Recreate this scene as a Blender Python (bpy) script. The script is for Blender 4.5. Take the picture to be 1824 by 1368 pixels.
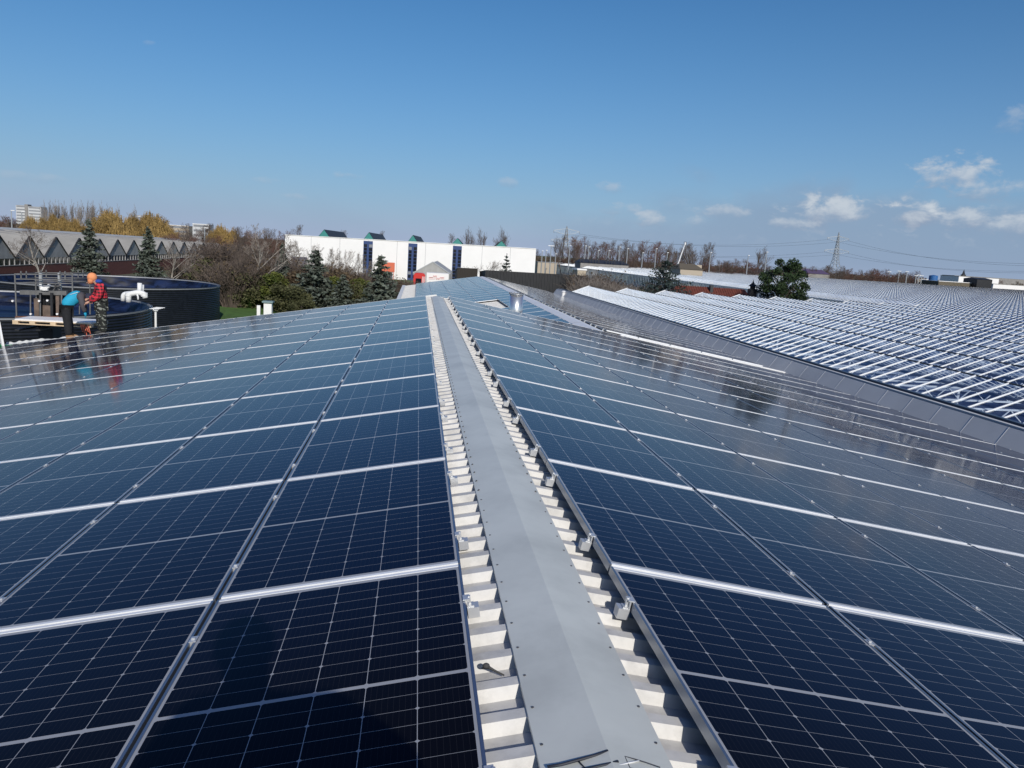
import bpy, bmesh, math, random
from mathutils import Vector, Matrix, noise
R = math.radians
sc = bpy.context.scene
for o in list(bpy.data.objects): bpy.data.objects.remove(o)
col = sc.collection
CZ = 7.2            # eye height over the ground
# ------------------------------------------------------------------ camera
FPX, PITCH, YAW, ROLL = 1443.2, .160419, .1225, .060744
cy_, sy_, cp_, sp_ = math.cos(YAW), math.sin(YAW), math.cos(PITCH), math.sin(PITCH)
FW = Vector((sy_*cp_, cy_*cp_, -sp_)); R0 = Vector((cy_, -sy_, 0)); U0 = R0.cross(FW)
RT = R0*math.cos(ROLL)+U0*math.sin(ROLL); UP = -R0*math.sin(ROLL)+U0*math.cos(ROLL)
cam = bpy.data.cameras.new('camera'); camo = bpy.data.objects.new('camera', cam); col.objects.link(camo)
camo.matrix_world = Matrix(((RT.x, UP.x, -FW.x, 0), (RT.y, UP.y, -FW.y, 0), (RT.z, UP.z, -FW.z, CZ), (0, 0, 0, 1)))
cam.sensor_width = 36; cam.lens = FPX/1824*36; cam.clip_start = .05; cam.clip_end = 6000
sc.camera = camo
def ray(u, v): return (FW+RT*((u-912)/FPX)-UP*((v-684)/FPX)).normalized()
def at(u, v, Y):
    d = ray(u, v); p = d*(Y/d.y); p.z += CZ; return p
def px(p):
    q = Vector(p)-Vector((0, 0, CZ)); d = q.dot(FW)
    if d < .05: return None
    return (912+FPX*q.dot(RT)/d, 684-FPX*q.dot(UP)/d)
# ------------------------------------------------------------------ sun, sky
SUN_AZ, SUN_EL = R(170.0), R(29.5)     # azimuth clockwise from +Y
sd = Vector((math.sin(SUN_AZ)*math.cos(SUN_EL), math.cos(SUN_AZ)*math.cos(SUN_EL), math.sin(SUN_EL)))
sun = bpy.data.lights.new('sun', 'SUN'); suno = bpy.data.objects.new('sun', sun); col.objects.link(suno)
sun.energy = 3.6; sun.angle = R(.5); sun.color = (1, .95, .88)
suno.rotation_euler = sd.to_track_quat('Z', 'Y').to_euler()
world = bpy.data.worlds.new('World'); sc.world = world; world.use_nodes = True
wt = world.node_tree; wt.nodes.clear()
class NT:
    def __init__(s, t): s.t = t
    def n(s, ty, **k):
        nd = s.t.nodes.new(ty)
        for a, b in k.items():
            if a.startswith('i_'): nd.inputs[a[2:].replace('_', ' ')].default_value = b
            else: setattr(nd, a, b)
        return nd
    def l(s, a, b): s.t.links.new(a, b)
    def put(s, nd, i, v):
        if isinstance(v, (int, float)): nd.inputs[i].default_value = v
        elif isinstance(v, (tuple, list)): nd.inputs[i].default_value = v
        else: s.l(v, nd.inputs[i])
    def m(s, op, a, b=0.0, c=0.0, clamp=False):
        nd = s.n('ShaderNodeMath', operation=op, use_clamp=clamp)
        s.put(nd, 0, a); s.put(nd, 1, b); s.put(nd, 2, c)
        return nd.outputs[0]
    def ss(s, x, a, b):
        nd = s.n('ShaderNodeMapRange', interpolation_type='SMOOTHSTEP'); s.put(nd, 0, x); nd.inputs[1].default_value = a; nd.inputs[2].default_value = b
        return nd.outputs[0]
    def mix(s, f, a, b):
        nd = s.n('ShaderNodeMix', data_type='RGBA'); s.put(nd, 0, f)
        s.put(nd, 6, a if not isinstance(a, tuple) else (*a, 1)[:4]); s.put(nd, 7, b if not isinstance(b, tuple) else (*b, 1)[:4])
        return nd.outputs[2]
    def noise(s, vec, scale, detail=3, rough=.5, dist=0.0):
        nd = s.n('ShaderNodeTexNoise'); nd.inputs['Scale'].default_value = scale; nd.inputs['Detail'].default_value = detail
        nd.inputs['Roughness'].default_value = rough; nd.inputs['Distortion'].default_value = dist
        if vec is not None: s.l(vec, nd.inputs['Vector'])
        return nd.outputs['Fac']
W = NT(wt)
sky = W.n('ShaderNodeTexSky', sky_type='NISHITA', sun_disc=False, sun_elevation=SUN_EL, sun_rotation=SUN_AZ,
          altitude=0, air_density=1.0, dust_density=.6, ozone_density=2.2)
tc = W.n('ShaderNodeTexCoord'); sx = W.n('ShaderNodeSeparateXYZ'); W.l(tc.outputs['Generated'], sx.inputs[0])
el = W.m('MULTIPLY', W.m('ARCSINE', sx.outputs[2]), 57.2958)
az = W.m('MULTIPLY', W.m('ARCTAN2', sx.outputs[0], sx.outputs[1]), 57.2958)
cv = W.n('ShaderNodeCombineXYZ'); W.l(az, cv.inputs[0]); W.l(W.m('MULTIPLY', el, 1.7), cv.inputs[1])
n1 = W.noise(cv.outputs[0], .55, 7, .62, .25); n2 = W.noise(cv.outputs[0], .13, 4, .5, .2); n3 = W.noise(cv.outputs[0], 1.1, 4, .6)
def azel(u, v):
    d = ray(u, v); return math.degrees(math.atan2(d.x, d.y)), math.degrees(math.asin(d.z))
# cumulus heaps: (pixel centre, half width in px, half height in px, strength)
heaps = [(1706, 312, 74, 40, 1.1), (1750, 336, 66, 26, .75), (1636, 380, 56, 30, 1.35), (1480, 380, 92, 34, 1.15), (1728, 392, 58, 26, 1.0), (1800, 404, 60, 26, .85), (1410, 398, 50, 16, .7),
         (1160, 392, 50, 18, .8), (1092, 334, 36, 16, .42), (905, 326, 24, 12, .3), (1105, 372, 44, 16, .5), (612, 312, 42, 8, .3), (1812, 215, 40, 30, .36), (1290, 378, 60, 18, .5), (1230, 396, 44, 14, .5), (520, 350, 34, 8, .25), (265, 76, 12, 6, .16), (470, 322, 36, 10, .25), (60, 315, 60, 12, .2)]
lit = None; body = None
for (u, v, a, b, st) in heaps:
    A, E = azel(u, v); ka = a/25.0; kb = b/25.0
    dx = W.m('DIVIDE', W.m('SUBTRACT', az, A), ka); dy = W.m('DIVIDE', W.m('SUBTRACT', el, E), kb)
    # flat base: lower half squeezed
    r2 = W.m('ADD', W.m('MULTIPLY', dx, dx), W.m('MULTIPLY', dy, dy))
    e = W.m('ADD', W.m('SUBTRACT', 1.0, r2), W.m('MULTIPLY', W.m('SUBTRACT', n1, .5), 3.3))
    mk = W.m('MULTIPLY', W.ss(e, .30, 1.25), st)
    lt = W.m('MULTIPLY', mk, W.ss(W.m('ADD', dy, W.m('MULTIPLY', W.m('SUBTRACT', n3, .5), 1.2)), -.6, .35))
    lit = lt if lit is None else W.m('MAXIMUM', lit, lt)
    body = mk if body is None else W.m('MAXIMUM', body, mk)
# low stratocumulus band, thicker to the right
side = W.ss(az, 0.0, 26.0)
top = W.m('ADD', 2.0, W.m('MULTIPLY', side, 3.4))
bandh = W.ss(W.m('SUBTRACT', W.m('ADD', top, W.m('MULTIPLY', W.m('SUBTRACT', n2, .5), 9.0)), el), -.8, 2.4)
band = W.m('MULTIPLY', W.m('MULTIPLY', bandh, W.ss(el, -2.0, 1.0)), W.m('ADD', .22, W.m('MULTIPLY', side, .68)))
band = W.m('MULTIPLY', band, W.ss(W.m('ABSOLUTE', az), 75.0, 48.0))
bandlit = W.m('MULTIPLY', W.m('MULTIPLY', band, W.ss(n1, .52, .68)), W.ss(el, 1.0, 3.4))
tint = W.n('ShaderNodeMix', data_type='RGBA', blend_type='MULTIPLY'); tint.inputs[0].default_value = 1.0
W.l(sky.outputs[0], tint.inputs[6]); sdn = W.n('ShaderNodeVectorMath', operation='DOT_PRODUCT'); W.l(tc.outputs['Generated'], sdn.inputs[0]); sdn.inputs[1].default_value = tuple(sd)
toward = W.ss(sdn.outputs['Value'], .05, .9)      # clear deep blue away from the sun, paler air around it
W.l(W.mix(toward, W.mix(W.ss(el, 14.0, 36.0), (.21, .58, .85, 1), (.11, .38, .94, 1)), (.85, .92, 1.0, 1)), tint.inputs[7])
hz = W.m('POWER', 2.718, W.m('MULTIPLY', W.m('MAXIMUM', el, 0.0), -.15))     # pale blue air towards the horizon
sk = W.mix(W.m('MULTIPLY', hz, 1.0, clamp=True), tint.outputs[2], W.mix(toward, (3.8, 4.5, 6.2, 1), (5.6, 6.0, 6.6, 1)))
c1 = W.mix(W.m('MULTIPLY', band, .8, clamp=True), sk, (2.5, 3.45, 4.9, 1))
c1 = W.mix(W.m('MULTIPLY', body, .6, clamp=True), c1, (2.75, 3.45, 4.7, 1))
c1 = W.mix(W.m('MULTIPLY', bandlit, .3, clamp=True), c1, (5.0, 5.6, 6.4, 1))
c1 = W.mix(W.m('MULTIPLY', lit, .66, clamp=True), c1, (6.0, 6.6, 7.2, 1))
bg = W.n('ShaderNodeBackground'); bg.inputs[1].default_value = .1; W.l(c1, bg.inputs[0])
wo = W.n('ShaderNodeOutputWorld'); W.l(bg.outputs[0], wo.inputs[0])
vs = sc.view_settings; vs.view_transform = 'Standard'; vs.look = 'None'; vs.exposure = 0.0; vs.gamma = 1; vs.use_curve_mapping = False
sc.cycles.max_bounces = 8; sc.cycles.transparent_max_bounces = 24; sc.cycles.caustics_reflective = False; sc.cycles.caustics_refractive = False
sc.cycles.sample_clamp_indirect = 4
# ------------------------------------------------------------------ helpers
def tag(o, label=None, cat=None, group=None, kind=None):
    if label: o['label'] = label
    if cat: o['category'] = cat
    if group: o['group'] = group
    if kind: o['kind'] = kind
    return o
def thing(name, label, cat, loc=(0, 0, 0), rz=0.0, group=None):
    o = bpy.data.objects.new(name, None); col.objects.link(o); o.empty_display_size = .2
    o.location = loc; o.rotation_euler = (0, 0, rz)
    return tag(o, label, cat, group)
class MB:
    def __init__(s): s.v = []; s.f = []; s.uv = []; s.hasuv = False; s.m = []; s.cm = 0
    def face(s, pts, uv=None):
        i = len(s.v); s.v += [tuple(p) for p in pts]; s.f.append(tuple(range(i, i+len(pts)))); s.m.append(s.cm)
        s.uv.append(uv)
        if uv: s.hasuv = True
        return s
    def raw(s, vs, fs):
        i = len(s.v); s.v += [tuple(p) for p in vs]
        for f in fs: s.f.append(tuple(i+k for k in f)); s.m.append(s.cm); s.uv.append(None)
        return s
    def box(s, a, b, skip=''):
        x0, y0, z0 = a; x1, y1, z1 = b
        vs = [(x0, y0, z0), (x1, y0, z0), (x1, y1, z0), (x0, y1, z0), (x0, y0, z1), (x1, y0, z1), (x1, y1, z1), (x0, y1, z1)]
        fs = [(0, 3, 2, 1), (4, 5, 6, 7), (0, 1, 5, 4), (1, 2, 6, 5), (2, 3, 7, 6), (3, 0, 4, 7)]
        return s.raw(vs, fs)
    def bar(s, p0, p1, w, h, up=(0, 0, 1), caps=True):
        p0 = Vector(p0); p1 = Vector(p1); d = (p1-p0).normalized(); sd_ = d.cross(Vector(up))
        if sd_.length < 1e-4: sd_ = d.cross(Vector((1, 0, 0)))
        sd_.normalize(); u = sd_.cross(d); a = sd_*w/2; b = u*h/2
        vs = [p0-a-b, p0+a-b, p0+a+b, p0-a+b, p1-a-b, p1+a-b, p1+a+b, p1-a+b]
        fs = [(0, 4, 5, 1), (1, 5, 6, 2), (2, 6, 7, 3), (3, 7, 4, 0)]
        if caps: fs += [(0, 1, 2, 3), (4, 7, 6, 5)]
        return s.raw(vs, fs)
    def tube(s, pts, rs, n=8, caps=True):
        pts = [Vector(p) for p in pts]
        if isinstance(rs, (int, float)): rs = [rs]*len(pts)
        vs = []; fs = []; ref = Vector((0, 0, 1)); prev = None
        for i, p in enumerate(pts):
            d = (pts[min(i+1, len(pts)-1)]-pts[max(i-1, 0)])
            d = d.normalized() if d.length > 1e-9 else Vector((0, 0, 1))
            if prev is None:
                a = d.cross(ref if abs(d.z) < .95 else Vector((1, 0, 0))).normalized()
            else:
                a = (prev-d*prev.dot(d)); a = a.normalized() if a.length > 1e-6 else d.orthogonal().normalized()
            prev = a; b = d.cross(a)
            for k in range(n):
                t = 2*math.pi*k/n; vs.append(p+(a*math.cos(t)+b*math.sin(t))*rs[i])
        for i in range(len(pts)-1):
            for k in range(n):
                k2 = (k+1) % n; fs.append((i*n+k, i*n+k2, (i+1)*n+k2, (i+1)*n+k))
        if caps: fs.append(tuple(range(n))[::-1]); fs.append(tuple((len(pts)-1)*n+k for k in range(n)))
        return s.raw(vs, fs)
    def cyl(s, c, r, h, n=24, r2=None):
        c = Vector(c); return s.tube([c, c+Vector((0, 0, h))], [r, r if r2 is None else r2], n)
    def lathe(s, c, prof, n=32):
        vs = []; fs = []; c = Vector(c)
        for (r, z) in prof:
            for k in range(n):
                t = 2*math.pi*k/n; vs.append((c.x+r*math.cos(t), c.y+r*math.sin(t), c.z+z))
        for i in range(len(prof)-1):
            for k in range(n): k2 = (k+1) % n; fs.append((i*n+k, i*n+k2, (i+1)*n+k2, (i+1)*n+k))
        return s.raw(vs, fs)
    def extrude(s, poly, vec):
        """poly: list of 3d points, extruded along vec, closed"""
        n = len(poly); vec = Vector(vec); vs = [Vector(p) for p in poly]+[Vector(p)+vec for p in poly]
        fs = [tuple(range(n))[::-1], tuple(range(n, 2*n))]+[(i, (i+1) % n, n+(i+1) % n, n+i) for i in range(n)]
        return s.raw(vs, fs)
    def build(s, name, mat, parent=None, smooth=False, local=False, label=None):
        me = bpy.data.meshes.new(name)
        off = Vector((0, 0, 0)); inv = None
        if parent is not None and not local:
            p = parent; M = Matrix.Identity(4)
            while p is not None:
                M = (Matrix.Translation(p.location) @ p.rotation_euler.to_matrix().to_4x4()) @ M; p = p.parent
            inv = M.inverted(); vs = [inv @ Vector(v) for v in s.v]
        else: vs = s.v
        me.from_pydata([tuple(v) for v in vs], [], s.f)
        if s.hasuv:
            uvl = me.uv_layers.new(name='UVMap'); k = 0
            for f, uv in zip(s.f, s.uv):
                for j in range(len(f)):
                    if uv: uvl.data[k].uv = uv[j]
                    k += 1
        mats = mat if isinstance(mat, list) else [mat]
        for m_ in mats: me.materials.append(m_)
        if len(mats) > 1: me.polygons.foreach_set('material_index', s.m)
        if smooth: me.polygons.foreach_set('use_smooth', [True]*len(me.polygons))
        me.update()
        o = bpy.data.objects.new(name, me); col.objects.link(o)
        if parent is not None: o.parent = parent
        if label: o['label'] = label
        return o
def copy_tree(o, loc=None, rz=None, parent=None, scale=None):
    c = o.copy(); col.objects.link(c)
    if parent is not None: c.parent = parent
    if loc is not None: c.location = loc
    if rz is not None: c.rotation_euler = (0, 0, rz)
    if scale is not None: c.scale = scale
    for ch in list(o.children):
        copy_tree(ch, parent=c)
    return c
# ------------------------------------------------------------------ materials
MATS = {}
def mat(name, base=(.5, .5, .5), rough=.6, metal=0.0, var=.0, vscale=3.0, spec=.5, bump=0.0, bscale=30.0, coat=0.0, stretch=None, var2=0.0, v2scale=.4, sss=None):
    m = bpy.data.materials.new(name); m.use_nodes = True; t = m.node_tree; N = NT(t); b = t.nodes['Principled BSDF']
    b.inputs['Roughness'].default_value = rough; b.inputs['Metallic'].default_value = metal
    b.inputs['Specular IOR Level'].default_value = spec; b.inputs['Coat Weight'].default_value = coat
    tcn = N.n('ShaderNodeTexCoord'); vec = tcn.outputs['Object']
    if stretch:
        mp = N.n('ShaderNodeMapping'); mp.inputs['Scale'].default_value = stretch; N.l(vec, mp.inputs[0]); vec = mp.outputs[0]
    c = (*base, 1)
    if var > 0:
        f = N.noise(vec, vscale, 4, .6)
        c = N.mix(N.ss(f, .3, .7), tuple(x*(1-var) for x in base)+(1,), tuple(min(1, x*(1+var)) for x in base)+(1,))
    if var2 > 0:
        f = N.noise(vec, v2scale, 5, .65)
        mm = N.n('ShaderNodeMix', data_type='RGBA', blend_type='MULTIPLY'); N.put(mm, 0, 1.0); N.put(mm, 6, c)
        k = N.n('ShaderNodeCombineColor'); q = N.m('SUBTRACT', 1.0, N.m('MULTIPLY', N.ss(f, .4, .75), var2))
        for i in range(3): N.l(q, k.inputs[i])
        N.l(k.outputs[0], mm.inputs[7]); c = mm.outputs[2]
    N.put(b, 'Base Color', c)
    if bump > 0:
        bp = N.n('ShaderNodeBump'); bp.inputs['Strength'].default_value = bump; bp.inputs['Distance'].default_value = .02
        N.l(N.noise(vec, bscale, 4, .6), bp.inputs['Height']); N.l(bp.outputs[0], b.inputs['Normal'])
    MATS[name] = m; return m
M = MATS
mat('alu', (.62, .63, .64), .42, .55, .06, 8)
mat('alu_white', (.80, .80, .79), .5, .15, .05, 8)
mat('alu_frame', (.24, .27, .32), .34, .8, .05, 5)
mat('alu_frame_end_lit', (.80, .81, .82), .45, .1, .05, 5)  # short frame sides: sun sheen along the grain put into a paler base
mat('steel_bright', (.80, .79, .77), .24, .85, .05, 5)
mat('roof_sheet', (.62, .605, .57), .5, 0, .07, 2.5, var2=.30, v2scale=6.0, bump=.05, bscale=60)
mat('ridge_cap', (.65, .66, .60), .42, .1, .05, 2.0, var2=.17, v2scale=2.2, bump=.03, bscale=12)
mat('flash_grey', (.56, .56, .55), .7, 0, .05, .8, var2=.08, v2scale=.5)
mat('gutter_dark', (.055, .07, .10), .4, .2, .1, 2)
mat('screw', (.18, .17, .16), .4, .7)
mat('void', (.02, .02, .022), .8)
mat('wall_white', (.72, .72, .70), .6, 0, .03, 1, var2=.06)
mat('grey_conc', (.26, .25, .24), .85, 0, .12, 1.2, var2=.25, v2scale=.3)
mat('brick_dark', (.13, .045, .035), .85, 0, .2, 3)
mat('black_metal', (.012, .013, .016), .55, .1, .2, 2)
mat('tank_metal', (.016, .019, .026), .42, .3, .2, 3, var2=.3, v2scale=1.0)
mat('liner_blue', (.008, .016, .048), .5, 0, .8, .8, stretch=(.35, 3, 3), spec=.25, var2=.8, v2scale=.5)
mat('window_dark', (.012, .014, .02), .08, 0)
mat('dim_white', (.34, .34, .34), .6, 0, .15, 2)
mat('pvc_white', (.78, .78, .76), .35)
mat('bark', (.09, .07, .055), .9, 0, .25, 6)
mat('bark_pale', (.36, .33, .29), .85, 0, .3, 5)
mat('twig', (.11, .085, .07), .9, 0, .25, 4)
mat('twig_pale', (.22, .19, .165), .9, 0, .25, 4)
mat('twig_red', (.12, .06, .045), .9, 0, .25, 4)
mat('willow', (.27, .18, .06), .9, 0, .3, 1.5)
mat('trunk_dark', (.05, .04, .03), .9)
def leafmat(name, a, b, sc_=1.2):
    m = mat(name, a, .75, 0, 0, spec=.25); t = m.node_tree; N = NT(t); bs = t.nodes['Principled BSDF']
    tcn = N.n('ShaderNodeTexCoord'); f = N.noise(tcn.outputs['Object'], sc_, 4, .7)
    N.put(bs, 'Base Color', N.mix(N.ss(f, .35, .65), (*a, 1), (*b, 1)))
    return m
leafmat('spruce', (.055, .07, .05), (.13, .15, .125), 1.4)
leafmat('cedar', (.02, .035, .03), (.05, .07, .065), 1.4)
leafmat('pine', (.014, .028, .012), (.045, .075, .028), 1.6)
leafmat('bush', (.05, .055, .022), (.10, .10, .045), .8)
leafmat('bush_brown', (.075, .05, .03), (.13, .10, .06), .8)
leafmat('thuja', (.05, .075, .015), (.12, .13, .03), 1.0)
leafmat('ivy', (.02, .05, .01), (.06, .10, .02), 1.5)
# ------------------------------------------------------------------ ground
def gmat():
    m = mat('ground_grass', (.05, .07, .02), .95); t = m.node_tree; N = NT(t); b = t.nodes['Principled BSDF']
    tcn = N.n('ShaderNodeTexCoord'); v = tcn.outputs['Object']
    f = N.ss(N.noise(v, .05, 4, .6), .42, .6); g = N.noise(v, 1.5, 4, .7)
    a = N.mix(g, (.045, .085, .015, 1), (.085, .12, .03, 1)); bb = N.mix(g, (.09, .08, .06, 1), (.14, .125, .10, 1))
    N.put(b, 'Base Color', N.mix(f, a, bb)); return m
g = MB(); g.face([(-2500, -400, 0), (2500, -400, 0), (2500, 4500, 0), (-2500, 4500, 0)])
tag(g.build('ground', gmat()), kind='structure')
lawnm = mat('lawn', (.065, .14, .02), .95, 0, .25, 1.5, var2=.25, v2scale=.3)
g = MB(); g.face([(-30, 60, .004), (-3, 60, .004), (-3, 87, .004), (-30, 87, .004)])
tag(g.build('lawn', lawnm), kind='structure')
# ------------------------------------------------------------------ our roof
A_ = .1700; T = math.tan(A_); CA, SA = math.cos(A_), math.sin(A_)
XA = .56; ZA = CZ-1.332          # crown line apex of the corrugated sheets
PIT = .1865; YE = 22.86; YE2 = 69.0; XR = 11.12; XL = -14.6; Y0 = -3.0
def zroof(x): return ZA-abs(x-XA)*T
def corr(mb, xa, xb, ya, yb, zf, pit=PIT, dep=.036, y_ph=.0):
    """corrugated sheet between x=xa and xb; zf(x) = crown height"""
    k0 = math.floor((ya-y_ph)/pit); k = k0; pr = []
    while k*pit+y_ph < yb:
        y = k*pit+y_ph
        for dy, dz in ((-.068, -dep), (-.045, 0), (.005, 0), (.028, -dep)):
            yy = y+dy
            if ya <= yy <= yb: pr.append((yy, dz))
        k += 1
    vs = []; fs = []
    for (yy, dz) in pr: vs += [(xa, yy, zf(xa)+dz), (xb, yy, zf(xb)+dz)]
    for i in range(len(pr)-1): fs.append((2*i, 2*i+1, 2*i+3, 2*i+2))
    mb.raw(vs, fs)
SCREW_Y = 2.04
bld = thing('warehouse', 'low warehouse with white corrugated gable roof filling the foreground, under the solar panels', 'building', (XA, 10, 0))
ph = SCREW_Y % PIT
c = MB(); corr(c, XA-.03, XL, Y0, YE+.5, zroof, y_ph=ph+.02); c.build('roof_sheet', M['roof_sheet'], bld, label='left corrugated roof slope')
c = MB(); corr(c, XA+.03, XR, Y0, YE, zroof, y_ph=ph-.01); c.build('roof_sheet', M['roof_sheet'], bld, label='right corrugated roof slope')
w = MB()
w.extrude([(XL+.3, Y0, 0), (XR+.2, Y0, 0), (XR+.2, Y0, zroof(XR)-.12), (XA, Y0, ZA-.12), (XL+.3, Y0, zroof(XL)-.12)], (0, YE-Y0-.02, 0))
w.build('wall', M['wall_white'], bld)
cap = MB(); cw = .182
segs = [(-3.0, -.2), (-.2, 4.35), (4.35, 9.1), (9.1, 14.0), (14.0, 18.5), (18.5, 22.9)]
for i, (a, b) in enumerate(segs):
    dz = .0035*(len(segs)-i)-.01
    y1 = b+.05
    L_ = [(-cw, -cw*T+.003-.012), (-cw, -cw*T+.003), (0, .016), (cw, -cw*T+.003), (cw, -cw*T+.003-.012)]
    pts = []
    for yy in (a, y1):
        for (dx, z_) in L_: pts.append((XA+dx, yy, ZA+z_+dz))
    cap.raw(pts, [(j, j+1, j+6, j+5) for j in range(4)])
    cap.raw([pts[j] for j in range(5)]+[(p[0], p[1], p[2]-.003) for p in pts[:5]], [(1, 2, 7, 6), (2, 3, 8, 7)])
capo = cap.build('ridge_cap', M['ridge_cap'], bld)
nscr = 0; farscr = MB()
for i in range(-6, 112):
    for s_ in (-1, 1):
        y = SCREW_Y+i*PIT; x = XA+s_*(cw-.018); z = ZA-(cw-.018)*T+.006
        q = MB() if (0 <= i < 50) else farscr
        q.cyl((x, y, z), .0085, .002, 10); q.cyl((x, y, z+.002), .0048, .006, 6)
        if 0 <= i < 50: q.build('screw', M['screw'], capo)
farscr.build('screw', M['screw'], capo)['kind'] = 'stuff'
# ------------------------------------------------------------------ second roof further back
X2 = 5.4; Z2 = zroof(X2)+.0
def z2l(x): return Z2-(X2-x)*T
b2 = thing('warehouse_annex', 'narrower warehouse roof with its own grey ridge beyond the steel vent', 'building', (X2, 45, 0))
YB = YE+.02
c = MB(); corr(c, X2-.02, -1.0, YB, YE2, z2l, y_ph=.03); c.build('roof_sheet', M['roof_sheet'], b2, label='left corrugated roof slope')
c = MB(); corr(c, X2+.02, XR, YB, YE2, zroof, y_ph=.05); c.build('roof_sheet', M['roof_sheet'], b2, label='right corrugated roof slope')
w = MB(); w.extrude([(-1.0, YB, 0), (XR, YB, 0), (XR, YB, zroof(XR)-.12), (X2, YB, Z2-.12), (-1.0, YB, z2l(-1)-.12)], (0, YE2-YB-.05, 0))
w.build('wall', M['wall_white'], b2)
cap = MB()
for k in range(10):
    a = YE-1.2+k*4.75; b = min(a+4.8, YE2+.02); dz = .004*(k % 2)
    for s_ in (-1, 1):
        x = X2+s_*(.22 if s_ > 0 else .30)
        cap.raw([(X2, a, Z2+.03+dz), (x, a, Z2+.03-abs(x-X2)*T+dz), (x, b, Z2+.03-abs(x-X2)*T+dz), (X2, b, Z2+.03+dz), (x, a, Z2-abs(x-X2)*T+dz), (x, b, Z2-abs(x-X2)*T+dz)],
                [(0, 1, 2, 3), (1, 4, 5, 2)])
cap.build('ridge_cap', M['alu_white'], b2)
# flashing where the two roofs meet on the right slope, white line
fl = MB(); y = YE+.02
fl.raw([(X2+.5, y, zroof(X2+.5)+.10), (XR-.1, y, zroof(XR-.1)+.10), (XR-.1, y+.16, zroof(XR-.1)+.10), (X2+.5, y+.16, zroof(X2+.5)+.10),
        (X2+.5, y, zroof(X2+.5)), (XR-.1, y, zroof(XR-.1)), (XR-.1, y+.16, zroof(XR-.1)), (X2+.5, y+.16, zroof(X2+.5))], [(0, 1, 2, 3), (0, 4, 5, 1), (3, 2, 6, 7)])
fl.build('flashing_strip', M['alu_white'], b2)
# wide white edge trim on the left eave of the annex
e = MB(); e.box((-1.25, YB+.3, z2l(-1)-.5), (-1.0, YE2, z2l(-1)+.03)); e.build('eave_trim', M['wall_white'], b2)
# gable trim on the far end of the warehouse
e = MB()
e.bar((XL, YE+.51, zroof(XL)-.02), (XA, YE+.51, ZA-.02), .03, .09); e.bar((XA, YE+.013, ZA-.04), (X2-.4, YE+.013, zroof(X2-.4)-.04), .03, .09)
e.build('gable_trim', M['wall_white'], bld)
# ------------------------------------------------------------------ parapet along the right edge
par = thing('parapet', 'sloping grey metal parapet with a dark gutter between the solar roof and the greenhouse', 'parapet', (11.4, 30, 0))
p = MB(); zb = zroof(11.12)-.02; YP = 66.5
xm, zm, xo = 11.42, CZ-2.74, 11.84
p.raw([(11.12, Y0, zb), (xm, Y0, zm), (xm, YP, zm), (11.12, YP, zb)], [(0, 1, 2, 3)])
p.raw([(11.12, YP, zb), (xm, YP, zm), (xm, YP, zm-1.2), (11.12, YP, zm-1.2)], [(0, 1, 2, 3)])
p.build('cladding', M['flash_grey'], par)
p = MB(); y = -2.4
while y < YP:
    p.bar((11.122, y, zb+.004), (xm-.002, y, zm+.004), .012, .008, (0, 0, 1)); y += 1.03
p.build('seams', M['alu'], par)
p = MB()
p.box((xm, Y0, zm-.06), (xm+.07, YP, zm+.0)); p.build('lower_rail', M['gutter_dark'], par)
p = MB(); p.box((xm+.07, Y0, zm-.045), (xm+.17, YP, zm+.035)); p.build('middle_rail', M['flash_grey'], par)
p = MB(); p.box((xm+.17, Y0, zm-.3), (xo-.12, YP, zm+.01)); p.box((xo-.12, Y0, zm-.3), (xo, YP, zm+.06)); p.build('gutter', M['gutter_dark'], par)
p = MB(); p.box((xm, Y0, 0), (xo-.02, YP, zm-.31)); p.build('wall', M['wall_white'], par)
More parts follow.
